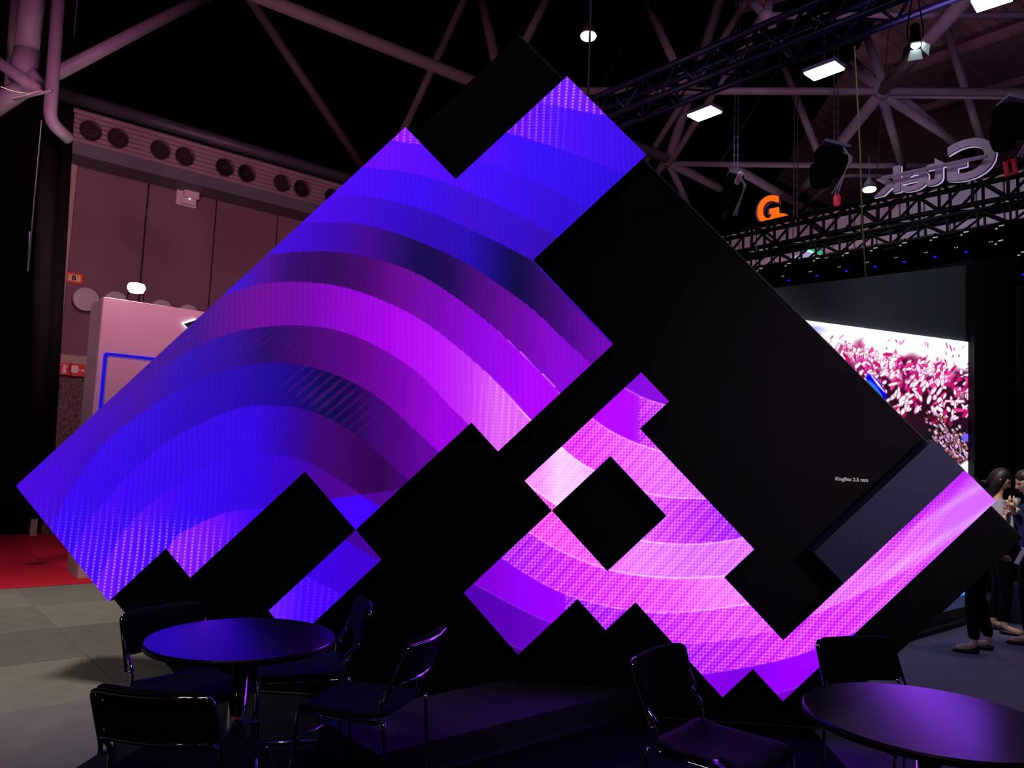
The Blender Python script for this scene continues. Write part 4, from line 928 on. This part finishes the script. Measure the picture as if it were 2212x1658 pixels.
# ================================================================== TABLES AND CHAIRS
def table(loc, r, lab):
    t = thing('round_table', lab, 'table', (loc[0], loc[1], .004), group='round black tables')
    obj('tabletop', lathe(B(), [(r - .012, .710), (r, .714), (r, .728), (r - .003, .736)], 96), 'tabletop', t).data.polygons.foreach_set('use_smooth', [False] * (96 * 3 + 2))
    obj('table_edge', lathe(B(), [(r - .01, .708), (r + .003, .712), (r + .003, .729), (r + .0005, .731)], 96), 'tableedge', t)
    obj('pole', lathe(B(), [(.038, .01), (.038, .70)], 32), 'chrome', t, True)
    obj('mounting_plate', box(B(), (0, 0, .700), (.30, .30, .014), None, .003), 'tableedge', t)
    obj('base_disc', lathe(B(), [(.24, 0), (.245, .006), (.235, .014), (.06, .022), (.045, .04)], 48), 'chrome', t, True)
    return t
table((-1.41, 3.375), .397, 'round black table reflecting blue light, four chairs around it')
table((1.262, 2.858), .405, 'round black table reflecting violet light at the lower right')

def make_chair(lab):
    t = thing('stacking_chair', lab, 'chair', group='black chrome chairs around the tables')
    w = .205; r = .0085
    zt, zl, zs = .765, .605, .438
    yb_, yl = -.285, -.245          # back top / back low
    def arc(xa, y, z, bow, n=10):
        return [Vector((-xa + 2 * xa * i / n, y - bow * (1 - (2 * i / n - 1) ** 2), z)) for i in range(n + 1)]
    # outer loop: rear legs and top bar of the back
    up = [Vector((-w - .012, -.235, .012)), Vector((-w - .012, -.195, zs - .02)), Vector((-w - .006, -.195, .56)), Vector((-w, yb_, zt))]
    L1 = fillet(up + arc(w - .03, yb_, zt, .03)[1:-1] + [Vector((-v.x, v.y, v.z)) for v in up[::-1]], .028, 5)
    # cut into rear legs and back loop
    top = [v for v in L1 if v.z > .45]
    obj('back_frame', tube(B(), top, r, 10), 'chrome', t, True)
    for s in (-1, 1):
        obj('leg', tube(B(), [(s * (w + .012), -.235, .012), (s * (w + .012), -.197, .43), (s * (w + .011), -.195, .455)], r, 10), 'chrome', t, True)
    # inner loop: low bar of back, seat rails
    wi = w - .012
    dn = [Vector((-wi, .20, zs)), Vector((-wi, -.165, zs)), Vector((-wi, -.168, .545)), Vector((-wi + .004, yl + .01, zl))]
    L2 = fillet(dn + arc(wi - .03, yl + .01, zl, .03)[1:-1] + [Vector((-v.x, v.y, v.z)) for v in dn[::-1]], .03, 5)
    obj('seat_frame', tube(B(), L2, r, 10), 'chrome', t, True)
    for s in (-1, 1):
        obj('leg', tube(B(), fillet([(s * wi, .19, zs), (s * wi, .222, zs), (s * (w + .01), .245, .012)], .02, 5), r, 10), 'chrome', t, True)
        obj('floor_runner', tube(B(), [(s * (w + .011), -.24, .0095), (s * (w + .011), .25, .0095)], r, 10), 'chrome', t, True)
        obj('joint_weld', tube(B(), [(s * wi, -.17, .53), (s * (w + .008), -.197, .53)], .006, 6), 'chrome', t, True)
    obj('cross_bar', tube(B(), [(-w, .232, .31), (w, .232, .31)], .007, 8), 'chrome', t, True)
    # seat: dished pad
    def pad(nx, ny, f, th, wx, y0, y1, rc):
        bm = B(); g = [[[None, None] for _ in range(ny + 1)] for _ in range(nx + 1)]
        for i in range(nx + 1):
            for j in range(ny + 1):
                x = -1 + 2 * i / nx; y = -1 + 2 * j / ny
                # rounded corners
                ax, ay = abs(x), abs(y); k = 1.0
                px = x * wx; py = (y0 + y1) / 2 + y * (y1 - y0) / 2
                cx_, cy_ = wx - rc, (y1 - y0) / 2 - rc
                lx, ly = px, py - (y0 + y1) / 2
                if abs(lx) > cx_ and abs(ly) > cy_:
                    dx_, dy_ = abs(lx) - cx_, abs(ly) - cy_; mx_ = max(dx_, dy_); d_ = math.hypot(dx_, dy_)
                    if d_ > 0: dx_, dy_ = dx_ * mx_ / d_, dy_ * mx_ / d_
                    lx, ly = math.copysign(cx_ + dx_, lx), math.copysign(cy_ + dy_, ly); px, py = lx, ly + (y0 + y1) / 2
                e = 1 - max(ax, ay) ** 6 * .45
                for s in (0, 1): g[i][j][s] = bm.verts.new(f(px, py, (th / 2 if s else -th / 2) * e))
        for i in range(nx):
            for j in range(ny):
                bm.faces.new((g[i][j][1], g[i + 1][j][1], g[i + 1][j + 1][1], g[i][j + 1][1])); bm.faces.new((g[i][j][0], g[i][j + 1][0], g[i + 1][j + 1][0], g[i + 1][j][0]))
        for i in range(nx):
            for j in (0, ny): bm.faces.new((g[i][j][0], g[i + 1][j][0], g[i + 1][j][1], g[i][j][1]))
        for j in range(ny):
            for i in (0, nx): bm.faces.new((g[i][j][0], g[i][j + 1][0], g[i][j + 1][1], g[i][j][1]))
        return bm
    def fs(x, y, h):
        z = zs + .024 - .018 * (1 - (x / .2) ** 2) * math.cos(max(-1, min(1, (y + .02) / .24)) * 1.4) - (.012 * ((y - .16) / .07) ** 2 if y > .16 else 0) + (.02 * ((-y - .10) / .1) if y < -.10 else 0)
        return Vector((x, y, z + h))
    s = obj('seat', pad(16, 16, fs, .030, .205, -.19, .235, .045), 'fabric', t, True)
    def fb(x, y, h):   # y runs up the back
        zz = y; yy = yb_ + (zt - zz) * .30 * .75 - .03 * (1 - (x / .2) ** 2)
        return Vector((x, yy + .012 + h + .012, zz))
    obj('backrest', pad(16, 10, fb, .028, .203, zl - .012, zt + .018, .035), 'fabric', t, True)
    for x, z in ((-.165, zl + .03), (.165, zl + .03), (-.165, zt - .03), (.165, zt - .03)):
        p = fb(x, z, -.016); obj('rivet', lathe(B(), [(.005, 0), (.005, .003)], 8, p, Vector((0, -1, 0)).to_track_quat('Z', 'Y').to_matrix()), 'chrome', t)
    return t
CHS = [(-1.31, 2.745, (.02, 1), 'black chair with its back to the viewer, in front of the blue lit table'),
       (-1.70, 3.53, (.86, -.52), 'black chair at the left behind the blue lit table, beside the grey tiles'),
       (-1.315, 3.975, (-.93, -.37), 'black chair right behind the blue lit table, its back under the small blue screen'),
       (-.875, 3.50, (-.975, .22), 'black chair standing clear to the right of the blue lit table'),
       (.625, 3.235, (.81, -.59), 'black chair to the left of the violet lit table'),
       (1.46, 3.60, (.30, -.95), 'black chair behind the violet lit table, facing the viewer'),
       (.765, 2.20, (.86, .5), 'chair at the bottom edge, only its back corner showing')]
ch = None
for x, y, f, lab in CHS:
    rz = math.atan2(f[1], f[0]) - math.pi / 2
    if ch is None: ch = make_chair(lab); ch.location = (x, y, .006); ch.rotation_euler = (0, 0, rz)
    else: dup(ch, (x, y, .006), rz, lab)

# ================================================================== PEOPLE
def skin_mesh(name, V, E, sub=2, root=0):
    me = bpy.data.meshes.new(name); me.from_pydata([v[0] for v in V], E, []); o = bpy.data.objects.new(name, me); COL.objects.link(o)
    md = o.modifiers.new('s', 'SKIN'); md.use_smooth_shade = True
    sv = me.skin_vertices[0].data
    for i, v in enumerate(V):
        r = v[1] if isinstance(v[1], tuple) else (v[1], v[1]); sv[i].radius = r; sv[i].use_root = (i == root)
    m2 = o.modifiers.new('u', 'SUBSURF'); m2.levels = sub; m2.render_levels = sub
    dg = bpy.context.evaluated_depsgraph_get(); out = bpy.data.meshes.new_from_object(o.evaluated_get(dg)); bpy.data.objects.remove(o); out.name = name
    for p in out.polygons: p.use_smooth = True
    return out
def join(name, meshes):
    bm = B()
    for m in meshes: bm.from_mesh(m)
    me = bpy.data.meshes.new(name); bm.to_mesh(me); bm.free()
    for p in me.polygons: p.use_smooth = True
    return me
def head_mesh(c, R_, s=1.):
    """face looks along local +Y; eyes, nose, lips, ears shaped on one sculpted ball"""
    bm = B(); bmesh.ops.create_uvsphere(bm, u_segments=40, v_segments=30, radius=1)
    for v in bm.verts:
        x, y, z = v.co
        X_, Y_, Z_ = x * .074, y * .094, z * .115
        if z < 0: X_ *= 1 - .34 * (-z) ** 1.3; Y_ *= 1 - .16 * (-z) ** 2
        if y > 0: Y_ *= .93
        g = lambda cx, cz, sx, sz: math.exp(-((X_ - cx) / sx) ** 2 - ((Z_ - cz) / sz) ** 2)
        if y > 0:
            Y_ += .026 * g(0, -.022, .012, .013) + .013 * g(0, .0, .009, .022)
            for sx in (-1, 1): Y_ -= .012 * g(sx * .030, .006, .017, .013); Y_ += .004 * g(sx * .03, .024, .02, .007)
            Y_ += .007 * g(0, -.058, .020, .007); Y_ -= .004 * g(0, -.070, .02, .006); Y_ += .009 * g(0, -.092, .022, .014)
        for sx in (-1, 1):
            if sx * X_ > .04: X_ += sx * .020 * math.exp(-((Y_ + .012) / .012) ** 2 - ((Z_ + .008) / .024) ** 2)
        v.co = R_ @ Vector((X_ * s, Y_ * s, Z_ * s)) + Vector(c)
    me = bpy.data.meshes.new('h'); bm.to_mesh(me); bm.free(); return me
def hand(wr, d, palmn, s=1., curl=.5):
    """palm with five separate fingers; d: pointing direction, palmn: palm normal"""
    wr, d, n = Vector(wr), Vector(d).normalized(), Vector(palmn).normalized(); sd = d.cross(n).normalized()
    V = [(wr, .022 * s), (wr + d * .045 * s, (.034 * s, .014 * s)), (wr + d * .085 * s, (.036 * s, .012 * s))]; E = [(0, 1), (1, 2)]
    ms = [skin_mesh('p', V, E, 1)]
    for k, (o_, L_) in enumerate(((-.030, .062), (-.010, .074), (.010, .070), (.029, .055))):
        b = wr + d * .078 * s + sd * o_ * s; p = [b]; dr = d.copy()
        for j in range(3):
            dr = (dr + n * curl * (.45 + .15 * j)).normalized(); p.append(p[-1] + dr * L_ * s * (.42, .33, .25)[j])
        ms.append(skin_mesh('f', [(q, .0085 * s * (1 - .1 * i)) for i, q in enumerate(p)], [(0, 1), (1, 2), (2, 3)], 1))
    b = wr + d * .025 * s - sd * .025 * s; p = [b, b + (d * .5 - sd * .8).normalized() * .035 * s, b + (d * .9 - sd * .6 + n * .3).normalized() * .068 * s, b + (d * 1.1 - sd * .4 + n * .5).normalized() * .092 * s]
    ms.append(skin_mesh('t', [(q, .0105 * s * (1 - .1 * i)) for i, q in enumerate(p)], [(0, 1), (1, 2), (2, 3)], 1))
    return ms
def person(lab, loc, face, H=1.62, look=(0, 0, -.4), lean=(0, 0), handL=None, handR=None, feetdx=.11, top='blackcloth', legs='blackcloth', hair='long', hm='hair', extra=None, step=0., legvec=None, waist=1.):
    t = thing('person', lab, 'person', loc)
    f = Vector((face[0], face[1], 0)).normalized(); r = f.cross(UP).normalized()      # r = the person's right
    k = H / 1.62
    def P(a, b, z): return (f * a + r * b + UP * z) * k + Vector((lean[0], lean[1], 0)) * max(0, z - .85)
    pel = P(0, 0, .90); chest = P(.0, 0, 1.22); neck = P(-.01, 0, 1.36); nk2 = P(.015, 0, 1.44); hd = P(.045, 0, 1.53)
    V = [(pel, (.135, .10)), (P(0, 0, 1.06), (.105, .085)), (chest, (.13, .09)), (neck, .055), (nk2, .048), (hd, .055)]; E = [(0, 1), (1, 2), (2, 3), (3, 4), (4, 5)]
    arms = []; legsj = []
    for sgn, hp in ((1, handR), (-1, handL)):
        sh = P(0, sgn * .155, 1.31); hp = Vector(hp) if hp else P(.05, sgn * .24, .76)
        mid = (sh + hp) / 2; L_ = (hp - sh).length; bend = math.sqrt(max(0, .25 ** 2 - (L_ / 2) ** 2)) if L_ < .5 else .02
        el = mid + (UP * -1 + r * sgn * .35 - f * .25).normalized() * bend
        i0 = len(V); V += [(sh, .048), (el, .036), (hp, .024)]; E += [(2, i0), (i0, i0 + 1), (i0 + 1, i0 + 2)]; arms.append((sh, el, hp, sgn))
    for sgn in (1, -1):
        off = sgn * step
        hip = P(0, sgn * .085, .86); kn = P(.02 + off * .5, sgn * feetdx * .85, .47); an = P(-.03 + off, sgn * feetdx, .075); toe = P(.13 + off, sgn * (feetdx + .02), .025)
        if legvec: dlt = Vector(legvec); hip = hip; kn = kn + dlt * .5; an = an + dlt; toe = toe + dlt
        i0 = len(V); V += [(hip, .085), (kn, .055), (an, .034), (toe, (.034, .022))]; E += [(0, i0), (i0, i0 + 1), (i0 + 1, i0 + 2), (i0 + 2, i0 + 3)]; legsj.append((hip, kn, an, toe))
    body = [skin_mesh('b', V, E, 2)]
    lk = Vector(look); Fh = (f + UP * lk.z + r * lk.x).normalized(); Xh = Fh.cross(UP).normalized(); Zh = Xh.cross(Fh)
    RH = Matrix((Xh, Fh, Zh)).transposed(); hc = hd + UP * .03
    body.append(head_mesh(hc, RH, k))
    for sh, el, hp, sgn in arms:
        d = (hp - el).normalized(); nrm = (-UP if abs(d.z) < .7 else -f); body += hand(hp - d * .01, d, (nrm - d * nrm.dot(d)) , k, .55)
    obj('body', join('body', body), 'skin', t)
    g = B()
    for s in (-1, 1): bmesh.ops.create_uvsphere(g, u_segments=10, v_segments=8, radius=.0075, matrix=Matrix.Translation(hc + RH @ Vector((s * .030, .0735, .006))) @ RH.to_4x4() @ Matrix.Diagonal((1.4, .6, .55, 1)))
    obj('eyes', g, 'eye', t, True)
    g = B(); bmesh.ops.create_uvsphere(g, u_segments=12, v_segments=8, radius=.018, matrix=Matrix.Translation(hc + RH @ Vector((0, .079, -.060))) @ RH.to_4x4() @ Matrix.Diagonal((1, .4, .35, 1))); obj('lips', g, 'lips', t, True)
    # clothes follow the same joints
    a = .012
    Vt = [(pel, (.145, .112)), (P(0, 0, 1.05), (.118 * waist, .098)), (chest, (.145, .105)), (P(0, 0, 1.345), (.085, .07))]; Et = [(0, 1), (1, 2), (2, 3)]
    for sh, el, hp, sgn in arms:
        wr = el.lerp(hp, .90); i0 = len(Vt); Vt += [(sh, .064), (el, .050), (wr, .037)]; Et += [(2, i0), (i0, i0 + 1), (i0 + 1, i0 + 2)]
    obj('jacket' if top == 'blazer' else 'top', skin_mesh('top', Vt, Et), top, t)
    Vl = [(P(0, 0, .95), (.138, .108)), (pel, (.148, .115))]; El = [(0, 1)]
    for hip, kn, an, toe in legsj:
        i0 = len(Vl); Vl += [(hip, .100), (kn, .068), (an + UP * .035, .050)]; El += [(1, i0), (i0, i0 + 1), (i0 + 1, i0 + 2)]
    obj('trousers', skin_mesh('tr', Vl, El, 2, 1), legs, t)
    for hip, kn, an, toe in legsj:
        dd_ = (toe - an); dd_.z = 0; dd_.normalize(); hl = an - dd_ * .045; hl.z = .03; tp = toe + dd_ * .035; tp.z = .018
        obj('shoe', skin_mesh('shoe', [(hl, (.034, .030)), (hl.lerp(tp, .5) - UP * .006, (.036, .022)), (tp, (.030, .018))], [(0, 1), (1, 2)], 2), 'shoe', t)
    # hair
    g = B(); bmesh.ops.create_uvsphere(g, u_segments=28, v_segments=20, radius=1)
    for v in g.verts:
        x, y, z = v.co; fr_ = max(0, y)
        sx, sy, sz = .086, .104, .124
        cut = z < (.35 if y > .35 else (-.25 if y > -.1 else -.75))
        X_, Y_, Z_ = x * sx, y * sy - .010, z * sz + .006
        if y > .25 and z < .55: Y_ = min(Y_, .035 if z < .3 else .07); X_ *= .92
        if hair == 'long' and z < -.1: Z_ = Z_ * (2.6 if y < .2 else 2.2); X_ *= 1.05; Y_ = min(Y_, .045)
        if hair != 'long' and z < -.2: Z_ *= .8; Y_ = min(Y_, 0) ; X_ *= .8
        if hair != 'long' and abs(x) > .7 and abs(z + .1) < .3: X_ *= .86
        v.co = RH @ (Vector((X_, Y_, Z_)) * k) + hc
    obj('hair', g, hm, t, True)
    if hair != 'long':
        g = B(); bmesh.ops.create_uvsphere(g, u_segments=16, v_segments=12, radius=.04, matrix=Matrix.Translation(hc + RH @ Vector((0, -.12, .03)))); obj('hair_bun', g, hm, t, True)
    return t, P, f, r
# woman in the grey blazer, facing right
def gp(px, py, y): return onY(px, py, y)
lA = Vector((4.43, 8.38, 0)); fA = (.93, -.37)
hA = gp(2184, 1104, 8.12) - lA; hA2 = gp(2172, 1112, 8.15) - lA
pA_, PA, fa_, ra_ = person('person with long dark hair in a light grey blazer, looking down at their hands', lA, fA, 1.60, (0, 0, -.55), (-.02, .04), handL=hA, handR=hA2, top='blazer', hair='long', hm='hair', step=.04)
vv = skin_mesh('shirt', [(PA(.085, 0, 1.36), (.03, .02)), (PA(.115, 0, 1.2), (.045, .02)), (PA(.118, 0, 1.0), (.05, .02))], [(0, 1), (1, 2)])
obj('shirt', vv, 'shirt', pA_)
# woman in navy, facing left in profile
lB = Vector((4.36, 7.68, 0)); fB = (-.98, .20)
hB = gp(2193, 1096, 7.75) - lB; hB2 = gp(2190, 1102, 7.6) - lB
person('person with tied dark hair in navy at the right frame edge, in profile facing left', lB, fB, 1.585, (0, 0, -.38), (0.0, 0), handL=hB, handR=hB2, top='navy', legs='blackcloth', hair='bun', hm='hair2', step=.05)
# third figure in black, half hidden by the board
lC = Vector((3.72, 7.42, 0)); fC = (-.90, .30)
hC = gp(2162, 1199, 7.3) - lC
person('person in black trousers and dark flat shoes, upper body hidden behind the tilted board', lC, fC, 1.50, (0, 0, -.2), (0, 0), handR=None, handL=hC, top='blackcloth', legs='blackcloth', hair='bun', hm='hair', feetdx=.12, step=-.08)
ph = thing('phone', 'pale phone held low in the dark beside the board corner', 'phone', lC + hC + Vector((.12, -.08, .0)))
obj('phone_body', box(B(), (0, 0, 0), (.012, .07, .14), Euler((0, .5, 0)).to_matrix(), .004), 'shirt', ph)
cd = thing('cup', 'small white cup held between the two women', 'cup', gp(2196, 1085, 7.85))
obj('cup_body', lathe(B(), [(.024, -.04), (.034, .04), (.031, .04), (.022, -.034)], 20), 'shirt', cd, True)
obj('cup_rim', lathe(B(), [(.0335, .037), (.036, .041), (.0335, .044)], 20), 'shirt', cd, True)
